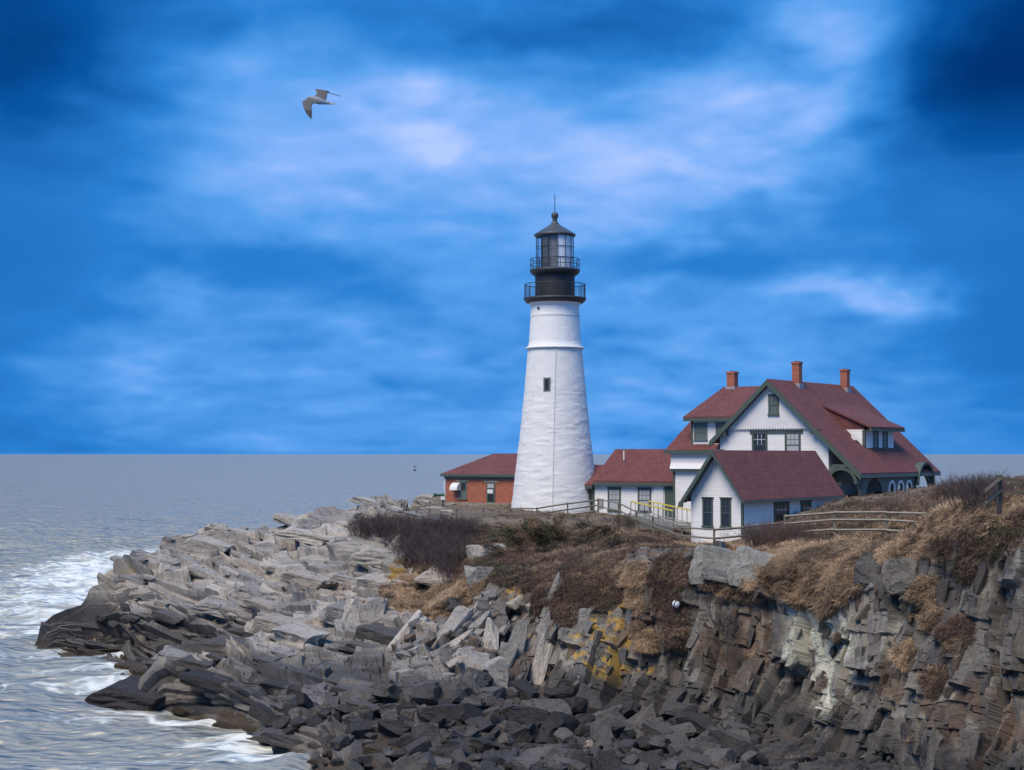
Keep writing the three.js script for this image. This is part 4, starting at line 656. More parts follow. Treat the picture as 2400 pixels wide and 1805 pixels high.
  part('belt_course', box(-8.62, -3.95, 4.0, 4.15, -9.95, -0.62), M.green, Hs); part('corner_board', box(-8.46, -8.3, -2, 4, -1.02, -0.9), M.green, Hs);
  part('fascia', box(-8.95, -4.3, 5.28, 5.54, -0.66, -0.4), M.green, Hs);
  const dz = -0.9;
  part('dormer_wall', box(-6.84, -2.2, 5.9, 7.86, -4.2, dz), M.siding, Hs);
  part('corner_board', box(-6.9, -6.74, 5.95, 7.8, dz - 0.1, dz + 0.04), M.green, Hs);
  part('dormer_roof', slab([[-7.3, 8.02, -0.42], [-0.4, 8.02, -0.42], [-0.4, 10.36, -5.3], [-6.5, 10.36, -5.3]].reverse(), 0.12), M.roof, Hs);
  part('fascia', box(-7.3, -2, 7.68, 7.9, -0.56, -0.38), M.green, Hs);
  windowAt(Hs, -6.1, 6.32, 0.95, 1.1, facing(0, 0, 0, dz), { trim: 0.08, pane: M.blind, bar: M.greyGreen, cols: 1, rows: 1, m: M.greyGreen }); windowAt(Hs, -4.3, 6.32, 0.95, 1.1, facing(0, 0, 0, dz), { trim: 0.08, pane: M.blind, bar: M.greyGreen, cols: 1, rows: 1, m: M.greyGreen });
  // right dormer, set in the long side roof
  const side = facing(Math.PI / 2, 5.15, 0, 0);
  part('dormer_wall', uvBox(prism([[3.4, 7.02], [5.15, 7.02], [5.15, 5.3]], 5.44).translate(0, 0, -10)), M.siding, Hs);
  part('dormer_cheek', uvBox(prism([[1.85, 8.75], [5.1, 7.36], [5.1, 7.03], [3.3, 7.03], [1.85, 8.5]], 5.44).translate(0, 0, -10)), M.roof, Hs);
  part('dormer_roof', slab([[5.75, 7.22, -4.3], [5.75, 7.22, -10.7], [1.8, 8.93, -10.7], [1.8, 8.93, -4.45]].reverse(), 0.14), M.roof, Hs);
  part('fascia', box(5.6, 5.78, 6.9, 7.09, -10.68, -4.32), M.green, Hs); part('corner_board', box(5.0, 5.2, 5.5, 7.0, -4.72, -4.52), M.green, Hs);
  windowAt(Hs, 6.6, 5.75, 0.62, 1.05, side, { trim: 0.14, pane: M.blind, cols: 1, rows: 1 }); windowAt(Hs, 8.35, 5.75, 0.62, 1.05, side, { trim: 0.14, pane: M.blind, cols: 1, rows: 1 });
  part('roof_vent', uvBox(prism([[0, 0], [0.5, 0], [0.05, 0.55]], 0.3)).translate(4.35, 6.25, -4.3), M.white, Hs);
  // porch under the long eave: arched openings
  const G = M.greyGreen;
  part('porch_front', uvBox(prism([[4.42, -1], [6.75, -1], [6.75, 3.75], [5.95, 4.55], [4.42, 4.4]], 0.16, [arch(5.62, 1.75, -0.99, 3.5)]).translate(0, 0, -0.35)), G, Hs);
  { const holes = [arch(5.5, 0.8, 0.2, 3.2), arch(7.15, 0.8, 0.2, 3.2), arch(8.75, 0.8, 0.2, 3.2), arch(11.6, 3, -0.9, 3.75), arch(2.4, 3.2, -0.9, 3.6)]; part('porch_side', uvBox(prism([[0.36, -1], [13.9, -1], [13.9, 4.0], [0.36, 4.0]], 0.16, holes).rotateY(Math.PI / 2).translate(6.6, 0, 0)), G, Hs); }
  for (const t of [5.5, 7.15, 8.75]) part('arch_trim', uvBox(archRing(t, 0.8, 3.2, 0.2, 0.2, 0.07).rotateY(Math.PI / 2).translate(6.765, 0, 0)), M.white, Hs);
  part('arch_hood', uvBox(archRing(5.62, 1.9, 4.15, 3.2, 0.2, 0.95).translate(0, 0, -0.3)), M.green, Hs);
  part('arch_hood', uvBox(archRing(11.6, 3.1, 4.5, 3.0, 0.16, 0.6).rotateY(Math.PI / 2).translate(6.5, 0, 0)), M.green, Hs);
  part('fascia', box(6.86, 7.04, 3.62, 3.86, -14.6, 0.5), M.greyGreen, Hs); part('porch_floor', box(4.42, 6.6, -1, -0.2, -13.9, -0.4), M.concrete, Hs);
  chimney(Hs, -5.75, -5.3, 9.5, 11.5, 0.64); chimney(Hs, 0.25, -3.9, 9.55, 12, 0.56); chimney(Hs, 0.3, -12.4, 9.5, 11.8, 0.56);
}
// ---------------------------------------------------------------- the garage in front of it
{
  const B = group('garage', 'small white clapboard building with steep red gable roof in front of the keepers house', 'building', V3(12.29, 8.3, -99.16), YAW);
  const e = 2.95, r = 5.75, hw = 1.75, k = (r - e) / 1.98, rf = (x) => r - k * Math.abs(x), Lz = -14.6;
  part('wall', uvBox(prism([[-hw, -1.6], [hw, -1.6], [hw, rf(hw) - 0.1], [0, r - 0.1], [-hw, rf(hw) - 0.1]], -Lz - 0.6).translate(0, 0, Lz + 0.3)), M.siding, B);
  part('roof', slab([[0, r + 0.14, 0.28], [0, r + 0.14, Lz], [2.12, rf(2.12) + 0.14, Lz], [2.12, rf(2.12) + 0.14, 0.28]].reverse(), 0.16), M.roof, B);
  part('roof', slab([[0, r + 0.142, 0.28], [-2.12, rf(2.12) + 0.142, 0.28], [-2.12, rf(2.12) + 0.142, Lz], [0, r + 0.142, Lz]].reverse(), 0.16), M.roof, B);
  for (const s of [-1, 1]) { part('rake_board', uvBox(prism([[0, r + 0.1], [s * 2.14, rf(2.14) + 0.1], [s * 2.14, rf(2.14) - (s < 0 ? 0.26 : 0.1)], [0, r - (s < 0 ? 0.26 : 0.1)]], 0.1).translate(0, 0, 0.29)), M.green, B); }
  part('soffit', uvBox(prism([[0, r - 0.04], [-2.1, rf(2.1) - 0.04], [-2.1, rf(2.1) - 0.1], [0, r - 0.1]], 0.6).translate(0, 0, -0.3)), M.green, B);
  part('rake_end', uvBox(prism([[-2.3, rf(2.12) - 0.3], [-2.0, rf(2.12) - 0.34], [-1.98, rf(2.12) + 0.02], [-2.2, rf(2.12) + 0.02]], 0.16).translate(0, 0, 0.3)), M.green, B);
  part('corner_board', box(hw - 0.12, hw + 0.02, -1.6, e + 0.1, -0.4, -0.28), M.green, B); part('corner_board', box(-hw - 0.02, -hw + 0.1, -1.6, e + 0.1, -0.4, -0.28), M.white, B);
  part('fascia', box(2.0, 2.14, 2.72, 2.86, Lz, 0.27), M.greyGreen, B);
  const f = facing(0, 0, 0, -0.3);
  windowAt(B, -0.62, 1.3, 0.52, 1.6, f, { trim: 0.1, cols: 2, rows: 2, bar: M.green }); windowAt(B, 0.62, 1.3, 0.52, 1.6, f, { trim: 0.1, cols: 2, rows: 2, bar: M.green });
  const sd = facing(Math.PI / 2, hw, 0, 0);
  windowAt(B, 5.6, 1.35, 1.9, 1.1, sd, { trim: 0.14, cols: 4, rows: 2 }); windowAt(B, 9.2, 1.35, 1.3, 1.1, sd, { trim: 0.14, cols: 3, rows: 2 });
}
// ---------------------------------------------------------------- the low wing between house and tower
{
  const ex = V3(Math.cos(YAW), 0, -Math.sin(YAW)), ez = V3(Math.sin(YAW), 0, Math.cos(YAW)), O = V3(18.4, 8.9, -116).addScaledVector(ex, -12.3).addScaledVector(ez, -2.6);
  const B = group('connecting_wing', 'long low white wing with red roof joining the lighthouse and the keepers house', 'building', O, YAW);
  const X = (x) => x + 12.3, e = 3.1, r = 5.45, w = 3;
  part('wall', box(X(-16), X(-8.3), -1, e, -5.8, 0), M.siding, B); part('wall', box(X(-19.2), X(-16.01), -1, e - 0.35, -4.6, 0.02), M.siding, B);
  part('roof', uvBox(prism([[-0.35, e - 0.1], [w, r], [w * 2 + 0.35, e - 0.1], [w * 2 + 0.35, e - 0.26], [-0.35, e - 0.26]], 8.1).rotateY(-Math.PI / 2).scale(1, 1, 1).rotateY(Math.PI).translate(X(-16.35), 0, 0)), M.roof, B);
  part('roof', uvBox(prism([[-0.4, e - 0.4], [2.2, e + 1.1], [4.9, e - 0.4], [4.9, e - 0.54], [-0.4, e - 0.54]], 3.1).rotateY(Math.PI / 2).translate(X(-19.5), 0, 0)), M.roof, B);
  part('fascia', box(X(-16.4), X(-8.3), e - 0.46, e - 0.24, 0.2, 0.4), M.green, B); part('fascia', box(X(-19.5), X(-16.42), e - 0.74, e - 0.52, 0.22, 0.42), M.green, B);
  const f = facing(0, 0, 0, 0);
  windowAt(B, X(-14.6), 0.75, 0.9, 1.55, f, { trim: 0.14, cols: 3, rows: 2, pane: M.paneCurtain, bar: M.greyGreen }); windowAt(B, X(-11.9), 0.75, 0.9, 1.55, f, { trim: 0.14, cols: 3, rows: 2, pane: M.paneCurtain, bar: M.green });
  windowAt(B, X(-16.9), 0.7, 0.7, 1.5, facing(0, 0, 0, 0.02), { trim: 0.16, cols: 1, rows: 1, bar: M.green });
  part('door', box(X(-10.1), X(-8.6), -0.2, e - 0.4, 0, 0.07), M.green, B); part('wall_panel', box(X(-11.05), X(-10.2), -0.4, e - 0.35, 0.002, 0.1), M.white, B);
  part('vent', box(X(-18.75), X(-18.4), 1.05, 1.4, 0.02, 0.08), M.green, B);
  part('vent_pipe', new THREE.CylinderGeometry(0.06, 0.06, 0.75, 10).translate(X(-14.7), 4.95, -1.6), M.white, B);
  part('meter_box', box(X(-16), X(-15.6), 1.0, 1.6, 0.002, 0.18), M.lead, B);
}
// ---------------------------------------------------------------- the brick fog-signal building
{
  const B = group('brick_building', 'small red brick building with hipped red roof beside the lighthouse', 'building', V3(-5.5, 9.25, -136), YAW);
  const L = 8, D = 6.4, e = 3.05, o = 0.35, r = 4.75;
  part('wall', box(0, L, 0.72, e, -D, 0), M.brick, B); part('foundation', box(-0.06, L + 0.06, -1.2, 0.72, -D - 0.06, 0.06), M.stone, B);
  { const v = [[-o, e, o], [L + o, e, o], [L + o, e, -D - o], [-o, e, -D - o], [2.6, r, -D / 2], [L - 2.6, r, -D / 2]], g = new THREE.BufferGeometry(); g.setAttribute('position', new THREE.Float32BufferAttribute(v.flat(), 3)); g.setIndex([0, 1, 5, 0, 5, 4, 1, 2, 5, 2, 3, 4, 2, 4, 5, 3, 0, 4, 0, 3, 2, 0, 2, 1]); const q = uvBox(g); q.computeVertexNormals(); part('roof', q, M.roof, B); }
  part('fascia', [box(-o, L + o, e - 0.2, e - 0.004, o - 0.16, o)], M.green, B); part('frieze', box(-0.04, L + 0.04, e - 0.42, e - 0.2, 0, 0.05), M.greyGreen, B);
  part('downpipe', bar([-0.08, 0.2, 0.1], [-0.08, e - 0.2, 0.1], 0.09), M.white, B);
  const f = facing(0, 0, 0, 0), w = windowAt(B, 1.75, 1.05, 0.66, 1.25, f, { trim: 0.12, m: M.greyGreen, pane: [M.blind, M.pane], cols: 1, rows: 1 });
  part('lintel', box(1.15, 2.35, 2.4, 2.56, 0, 0.04), M.stone, B); part('lintel', box(3.95, 5.3, 2.38, 2.54, 0, 0.04), M.stone, B);
  { const g = new THREE.CylinderGeometry(0.62, 0.62, 0.75, 16, 1, false, 0, Math.PI * 0.6).rotateZ(Math.PI / 2).translate(1.2, 1.72, 0.0); part('hood', g, M.white, B); }
  const d = part('door', box(4.2, 5.05, 0.72, 2.36, 0, 0.05), M.green, B); part('pane', box(4.3, 4.95, 1.95, 2.28, 0.05, 0.062), M.paneCurtain, d); part('notice', box(4.3, 4.85, 1.5, 1.82, 0.05, 0.062), M.white, d); part('pane', box(4.35, 4.9, 0.85, 1.42, 0.05, 0.06), M.pane, d);
  part('wall_lamp', box(6.9, 7.1, 1.15, 1.35, 0, 0.18), M.white, B);
  part('vent', box(2.2, 2.4, 0.15, 0.45, 0.06, 0.08), M.iron, B);
}
console.log('stage buildings');
// ---------------------------------------------------------------- fences: split rails on posts, each run one thing
function fence(label, pts, rails, o = {}) {          // pts: [px, py of the post's top, distance]; rails: heights below the top, in metres
  const P0 = at(...pts[0]), g = group('rail_fence', label, 'fence', V3(P0.x, P0.y - 1.2, P0.z), 0, 'rail fences along the headland'), w = o.w ?? 0.13, m = o.m ?? M.wood;
  const L = pts.map(([px, py, d]) => at(px, py, d).sub(g.position)), list = [];
  pts.forEach((p, i) => { if (p[3] === 'n') return; const t = L[i]; part('post', bar([t.x + rr(-0.02, 0.02), t.y - (o.h ?? 1.25), t.z], [t.x, t.y, t.z], w), o.pm ?? m, g); });
  for (let i = 1; i < pts.length; i++) for (const h of rails) { const a = L[i - 1], b = L[i]; part('rail', bar([a.x, a.y - h + rr(-0.02, 0.02), a.z + w * 0.7], [b.x, b.y - h + rr(-0.03, 0.03), b.z + w * 0.7], o.r ?? 0.1, (o.r ?? 0.1) * 0.8), m, g); }
  return g;
}
fence('weathered rail fence running in front of the brick building and the tower', [[935, 1196, 121], [1008, 1191, 121], [1071, 1189, 121], [1133, 1189, 121], [1196, 1190, 121], [1258, 1189, 121], [1330, 1178, 120], [1402, 1168, 119]], [0.1, 0.52, 0.92], { w: 0.11, r: 0.09 });
fence('rail fence dropping from the low wing past the garage corner', [[1402, 1168, 118.5], [1450, 1176, 115], [1492, 1196, 110], [1530, 1209, 106], [1598, 1232, 101], [1674, 1238, 97], [1745, 1232, 95.5], [1840, 1221, 93.5]], [0.1, 0.6], { w: 0.12 });
fence('pale three-rail fence on the grassy rim below the porch', [[1840, 1206, 88], [1955, 1197, 84.5], [2077, 1197, 82], [2184, 1201, 79.5], [2214, 1194, 81, 'n']], [0.08, 0.48, 0.98], { w: 0.13, r: 0.1, m: mat(LIN(0.42, 0.385, 0.33), 0.95, { map: woodMap }), pm: M.wood });
fence('dark rail fence on the high ground at the edge of the cliff', [[2306, 1143, 60.5, 'n'], [2342, 1113, 62], [2410, 1117, 62], [2480, 1120, 62]], [0.16, 0.62], { w: 0.17, r: 0.13, m: M.woodDark, h: 1.5 });
fence('thin far rail fence behind the hill beyond the porch', [[2176, 1143, 112], [2230, 1138, 112], [2285, 1136, 112]], [0.05, 0.5], { w: 0.1, r: 0.08 });
fence('short rail fence on the rocks beside the fog horn', [[935, 1193, 127, 'n'], [998, 1181, 128], [1025, 1178, 129, 'n']], [0.1, 0.6], { w: 0.1, r: 0.08 });
// ---------------------------------------------------------------- ramp with yellow rails before the low wing
{
  const a = at(1500, 1208, 117), b = at(1600, 1232, 110), g = group('access_ramp', 'grey ramp with yellow hand rails leading to the low wing', 'ramp', a), D = b.clone().sub(a), n = V3(-D.z, 0, D.x).normalize();
  const pt = (t, s, h) => [D.x * t + n.x * s, D.y * t + h, D.z * t + n.z * s];
  part('deck', slab([pt(0, -0.7, 0), pt(1, -0.7, 0), pt(1, 0.7, 0), pt(0, 0.7, 0)], 0.16), M.concrete, g);
  for (const s of [-0.7, 0.7]) { part('hand_rail', bar(pt(0, s, 1), pt(1, s, 1), 0.09), M.yellow, g); part('lower_rail', bar(pt(0, s, 0.15), pt(1, s, 0.15), 0.06), M.lead, g); for (let k = 0; k <= 9; k++) part('baluster', bar(pt(k / 9, s, 0), pt(k / 9, s, 1), 0.05), k % 3 ? M.lead : M.green, g); }
  part('lattice_skirt', slab([pt(0.1, 0.71, -0.17), pt(1, 0.71, -0.17), pt(1, 0.73, -0.17), pt(0.1, 0.73, -0.17)], 0.9), M.greyGreen, g);
}
// ---------------------------------------------------------------- fog horn, buoy, float, plank, retaining wall
{
  const p = at(1041, 1193, 131), g = group('fog_horn', 'green trumpet fog horn on a short post at the corner of the brick building', 'horn', p);
  const S = 131 / F, horn = new THREE.LatheGeometry([[0.16, -0.42], [0.13, -0.36], [0.1, -0.2], [0.1, 0.1], [0.13, 0.28], [0.17, 0.38], [0.17, 0.42], [0.03, 0.42], [0.02, -0.35]].map(([r, y]) => new THREE.Vector2(r, y)), 20).rotateZ(Math.PI / 2).translate(-0.42, 1.12, 0);
  part('horn', horn, M.hornGreen, g); part('post', bar([-0.03, -0.4, 0], [-0.1, 0.75, 0], 0.13), M.iron, g); part('cradle', box(-0.28, 0.06, 0.74, 1.0, -0.12, 0.12), M.white, g);
  const b = at(972, 1104, 1310); b.y = -0.3; const q = group('channel_buoy', 'small channel buoy floating far out on the sea', 'buoy', b);
  part('hull', new THREE.CylinderGeometry(1.25, 1.1, 1.1, 20).translate(0, 0.5, 0), M.iron, q); for (const [x, z] of [[0.8, 0.8], [-0.8, 0.8], [0.8, -0.8], [-0.8, -0.8]]) part('leg', bar([x, 1, z], [x * 0.35, 3.6, z * 0.35], 0.16), M.iron, q);
  part('top_mark', new THREE.CylinderGeometry(0.6, 0.6, 1.1, 16).translate(0, 4, 0), M.hornGreen, q); part('platform', new THREE.CylinderGeometry(0.75, 0.75, 0.14, 16).translate(0, 2.6, 0), M.iron, q);
  const f = surf(1592, 1422), fl = group('float_ball', 'white fishing float lodged in the brush of the cliff gully', 'float', f.p.clone().addScaledVector(f.n, 0.4));
  part('ball', new THREE.SphereGeometry(0.2, 20, 14), mat(LIN(0.72, 0.75, 0.78), 0.4), fl); part('band', new THREE.TorusGeometry(0.19, 0.035, 8, 24).rotateY(0.9).rotateX(0.5), M.iron, fl);
  const w = surf(906, 1432), pl = shadowed(new THREE.Mesh(uvBox(new THREE.BoxGeometry(1, 0.16, 0.4)), mat(LIN(0.5, 0.46, 0.38), 0.95, { map: woodMap }))); pl.name = 'plank'; pl.position.copy(w.p).addScaledVector(w.n, 0.25); pl.rotation.set(0.3, 0.3, 0.12); tag(pl, 'weathered plank lying on the dry grass above the boulders', 'plank'); top(pl);
  const a = at(1558, 1297, 89.5), c = at(1664, 1302, 87.5), rw = group('retaining_wall', 'low mossy concrete retaining wall at the rim below the garage', 'wall', a), D = c.clone().sub(a);
  part('wall_face', slab([[0, -0.08, 0], [D.x, D.y - 0.08, D.z], [D.x, D.y - 0.08, D.z - 0.3], [0, -0.08, -0.3]], 1.6), mat(LIN(0.13, 0.12, 0.075), 0.95, { map: rockMap }), rw); part('coping', slab([[-0.05, 0, 0.06], [D.x + 0.05, D.y, D.z + 0.06], [D.x + 0.05, D.y, D.z - 0.36], [-0.05, 0, -0.36]], 0.08), M.concrete, rw);
}
// ---------------------------------------------------------------- the gull
{
  const g = group('gull', 'grey and white gull gliding with bent wings high in the sky', 'bird', at(742.5, 234.7, 31)), k = 31 / F / 12.8, X = (x) => (x - 800) * k, Y = (y) => (700 - y) * k;
  const ring = (cx, cy, cz, rx, ry, n = 14) => Array.from({ length: n }, (_, i) => { const a = i / n * 2 * Math.PI; return [cx, cy + Math.sin(a) * ry, cz + Math.cos(a) * rx]; });
  const loft = (rings) => { const n = rings[0].length, v = rings.flat(), idx = []; for (let r = 0; r < rings.length - 1; r++) for (let i = 0; i < n; i++) { const a = r * n + i, b = r * n + (i + 1) % n; idx.push(a, b, a + n, b, b + n, a + n); } const q = new THREE.BufferGeometry(); q.setAttribute('position', new THREE.Float32BufferAttribute(v.flat(), 3)); q.setAttribute('uv', new THREE.Float32BufferAttribute(v.flatMap((p) => [p[0] * 3, p[1] * 3]), 2)); q.setIndex(idx); q.computeVertexNormals(); return q; };
  const sec = [[470, 660, 0.004], [500, 655, 0.02], [540, 645, 0.036], [590, 635, 0.042], [640, 650, 0.042], [700, 675, 0.06], [780, 700, 0.072], [880, 725, 0.07], [980, 750, 0.052], [1080, 775, 0.036], [1180, 795, 0.03]];
  const white = mat(LIN(0.27, 0.27, 0.28), 0.85), grey = mat(LIN(0.105, 0.098, 0.092), 0.85), dark = mat(LIN(0.05, 0.046, 0.045), 0.85);
  part('body', loft(sec.map(([x, y, r]) => ring(X(x), Y(y), 0, r, r))), white, g);
  part('beak', new THREE.ConeGeometry(0.012, 0.055, 8).rotateZ(Math.PI / 2 + 0.12).translate(X(455), Y(666), 0), mat(LIN(0.4, 0.28, 0.08), 0.6), g);
  part('tail', loft([[1080, 772, 0.034, 0.018], [1180, 795, 0.06, 0.012], [1345, 820, 0.09, 0.008], [1350, 821, 0.001, 0.001]].map(([x, y, r, h]) => ring(X(x), Y(y), 0, r, h))).rotateX(0.45), white, g);
  // wing: leading and trailing edge pairs with depth towards the viewer, thin aerofoil
  const wing = (rows, m, name) => { const rings = rows.map(([lx, ly, tx, ty, z, th]) => { const n = 12, out = []; for (let i = 0; i < n; i++) { const a = i / n * 2 * Math.PI, c = 0.5 - 0.5 * Math.cos(a), s = Math.sin(a) * th * (1 - 0.6 * c); out.push([lerp(X(lx), X(tx), c) + s * 0.2, lerp(Y(ly), Y(ty), c) + s * 0.5, z + s]); } return out; }); return part(name, loft(rings), m, g); };
  wing([[640, 640, 1010, 745, 0.0, 0.03], [560, 700, 880, 810, 0.07, 0.026], [410, 770, 740, 860, 0.16, 0.022], [405, 840, 700, 900, 0.2, 0.02], [440, 980, 690, 1000, 0.25, 0.018], [490, 1100, 712, 1120, 0.3, 0.016]], grey, 'wing');
  wing([[490, 1100, 712, 1120, 0.3, 0.016], [560, 1230, 722, 1240, 0.34, 0.012], [640, 1330, 725, 1340, 0.37, 0.01], [690, 1395, 712, 1398, 0.39, 0.006]], dark, 'wing_tip');
  wing([[690, 650, 1040, 740, 0.0, 0.03], [720, 560, 1070, 680, -0.06, 0.026], [780, 440, 1080, 520, -0.14, 0.022], [705, 290, 1092, 340, -0.22, 0.02], [720, 285, 1110, 345, -0.24, 0.016]], grey, 'wing');
  wing([[720, 282, 1110, 342, -0.24, 0.014], [960, 312, 1120, 348, -0.36, 0.012], [1150, 338, 1240, 366, -0.46, 0.012], [1400, 372, 1428, 396, -0.56, 0.01]], dark, 'wing_tip');
}
console.log('stage small things');
// ---------------------------------------------------------------- bare shrubs
function shrubGeometry(sd, h, spread, n, thick) {
  let s = sd * 7919; const r = () => { s = (Math.imul(s, 1664525) + 1013904223) >>> 0; return s / 4294967296; };
  const v = [], idx = [];
  const tube = (a, b, ra, rb) => { const d = b.clone().sub(a).normalize(), u = V3(d.y, d.z, d.x).cross(d).normalize(), w = d.clone().cross(u), o = v.length / 3; for (const [c, rad] of [[a, ra], [b, rb]]) for (let i = 0; i < 3; i++) { const t = i * 2.0944; v.push(c.x + (u.x * Math.cos(t) + w.x * Math.sin(t)) * rad, c.y + (u.y * Math.cos(t) + w.y * Math.sin(t)) * rad, c.z + (u.z * Math.cos(t) + w.z * Math.sin(t)) * rad); } for (let i = 0; i < 3; i++) { const j = (i + 1) % 3; idx.push(o + i, o + j, o + 3 + i, o + j, o + 3 + j, o + 3 + i); } };
  const grow = (p, d, len, rad, lev) => {
    const q = p.clone().addScaledVector(d, len); tube(p, q, rad, rad * 0.6);
    if (lev <= 0) return; const m = lev === 1 ? 3 : 2 + (r() < 0.5 ? 1 : 0);
    for (let i = 0; i < m; i++) { const t = 0.45 + 0.55 * r(), b = p.clone().lerp(q, t), e = d.clone().add(V3(r() - 0.5, r() * 0.5 - 0.12, r() - 0.5).multiplyScalar(1.5)).normalize(); grow(b, e, len * (0.55 + 0.35 * r()), rad * 0.6, lev - 1); }
  };
  for (let i = 0; i < n; i++) { const a = r() * 6.283, k = Math.sqrt(r()) * spread, d = V3(Math.cos(a) * 0.55 * r() + 0.1 * (r() - 0.5), 1, Math.sin(a) * 0.55 * r()).normalize(); grow(V3(Math.cos(a) * k, -0.1, Math.sin(a) * k), d, h * (0.3 + 0.2 * r()), thick, 3); }
  const g = new THREE.BufferGeometry(); g.setAttribute('position', new THREE.Float32BufferAttribute(v, 3)); g.setIndex(idx); g.computeVertexNormals(); return g;
}
const SHRUB = [1, 2, 3, 4].map((k) => shrubGeometry(k, 1.25, 0.75, 26, 0.014)), TWIG = [mat(LIN(0.105, 0.075, 0.073), 0.95), mat(LIN(0.085, 0.066, 0.068), 0.95), mat(LIN(0.13, 0.088, 0.07), 0.95), mat(LIN(0.15, 0.12, 0.1), 0.95)];
function thicket(label, grp, spots, n, mats, h0, h1) {        // spots: [px, py, spread in px, spread in py]
  for (let i = 0; i < n; i++) {
    const [px, py, sx, sy] = spots[i % spots.length], s = surf(px + rr(-sx, sx), py + rr(-sy, sy)), o = shadowed(new THREE.Mesh(pick(SHRUB), pick(mats))), h = rr(h0, h1);
    o.name = 'bare_shrub'; o.position.copy(s.p); o.rotation.set(rr(-0.12, 0.12), rr(0, 6.28), rr(-0.12, 0.12)); o.scale.set(h * rr(0.9, 1.3), h, h * rr(0.9, 1.3)); tag(o, label, 'shrub', grp); top(o);
  }
}
const TH = 'thicket below the brick building';
thicket('bare purple-brown shrub at the seaward end of the thicket, against the pale ledge', TH, [[850, 1250, 22, 10], [880, 1246, 20, 8]], 14, TWIG.slice(0, 2), 0.8, 1.3);
thicket('bare purple-brown shrub of the thicket, just below the rail fence', TH, [[930, 1248, 30, 10], [1000, 1246, 40, 12], [1070, 1244, 40, 12]], 34, TWIG.slice(0, 2), 0.8, 1.3);
thicket('dark bare shrub low in the thicket, above the yellow lichened rocks', TH, [[960, 1285, 25, 20], [1010, 1300, 35, 30]], 24, TWIG.slice(0, 2), 0.9, 1.5);
thicket('dark bare shrub low in the thicket, beside the rounded pale outcrop', TH, [[1060, 1290, 25, 35], [1050, 1340, 20, 20]], 20, TWIG.slice(0, 2), 0.8, 1.3);
thicket('leafless brush below the foot of the access ramp', 'brush before the garage', [[1480, 1240, 30, 12]], 4, [TWIG[2], TWIG[3]], 0.5, 0.9);
thicket('leafless brush along the foot of the garage side wall', 'brush before the garage', [[1720, 1258, 40, 8], [1790, 1250, 30, 12]], 10, [TWIG[2], TWIG[3]], 0.5, 0.9);
thicket('bare purple shrub left of the pale three-rail fence', 'shrubs by the pale fence', [[1800, 1270, 25, 8], [1840, 1270, 25, 12]], 12, [TWIG[0], TWIG[2]], 0.6, 1.05);
thicket('bare purple shrub in front of the pale three-rail fence', 'shrubs by the pale fence', [[1890, 1264, 25, 10]], 6, [TWIG[0], TWIG[2]], 0.5, 0.85);
thicket('low bare shrub on the hill under the porch arches', 'shrubs on the hill before the porch', [[2060, 1190, 30, 10], [2120, 1186, 30, 10]], 10, [TWIG[2], TWIG[3]], 0.35, 0.55);
thicket('bare shrub on the hill right of the porch', 'shrubs on the hill before the porch', [[2200, 1168, 30, 8], [2250, 1160, 25, 8]], 12, [TWIG[2], TWIG[3]], 0.5, 0.85);
thicket('tall bare shrub beside the dark fence at the cliff edge', 'shrubs beside the dark fence', [[2285, 1172, 18, 8], [2305, 1174, 12, 6]], 8, [TWIG[0], TWIG[1]], 0.9, 1.25);
thicket('leafless bush on the cliff face under the grey rim rocks', 'bushes on the cliff face', [[1690, 1460, 25, 40], [1720, 1540, 25, 30]], 8, [TWIG[2], TWIG[3], TWIG[1]], 0.4, 0.7);
thicket('leafless bush in the cliff gully by the white float', 'bushes on the cliff face', [[1575, 1440, 10, 40], [1560, 1370, 15, 25]], 8, [TWIG[2], TWIG[3], TWIG[1]], 0.4, 0.75);
thicket('leafless bush on the ledge above the yellow lichened cliff', 'bushes on the cliff face', [[1350, 1370, 50, 15]], 4, [TWIG[2], TWIG[3]], 0.4, 0.7);
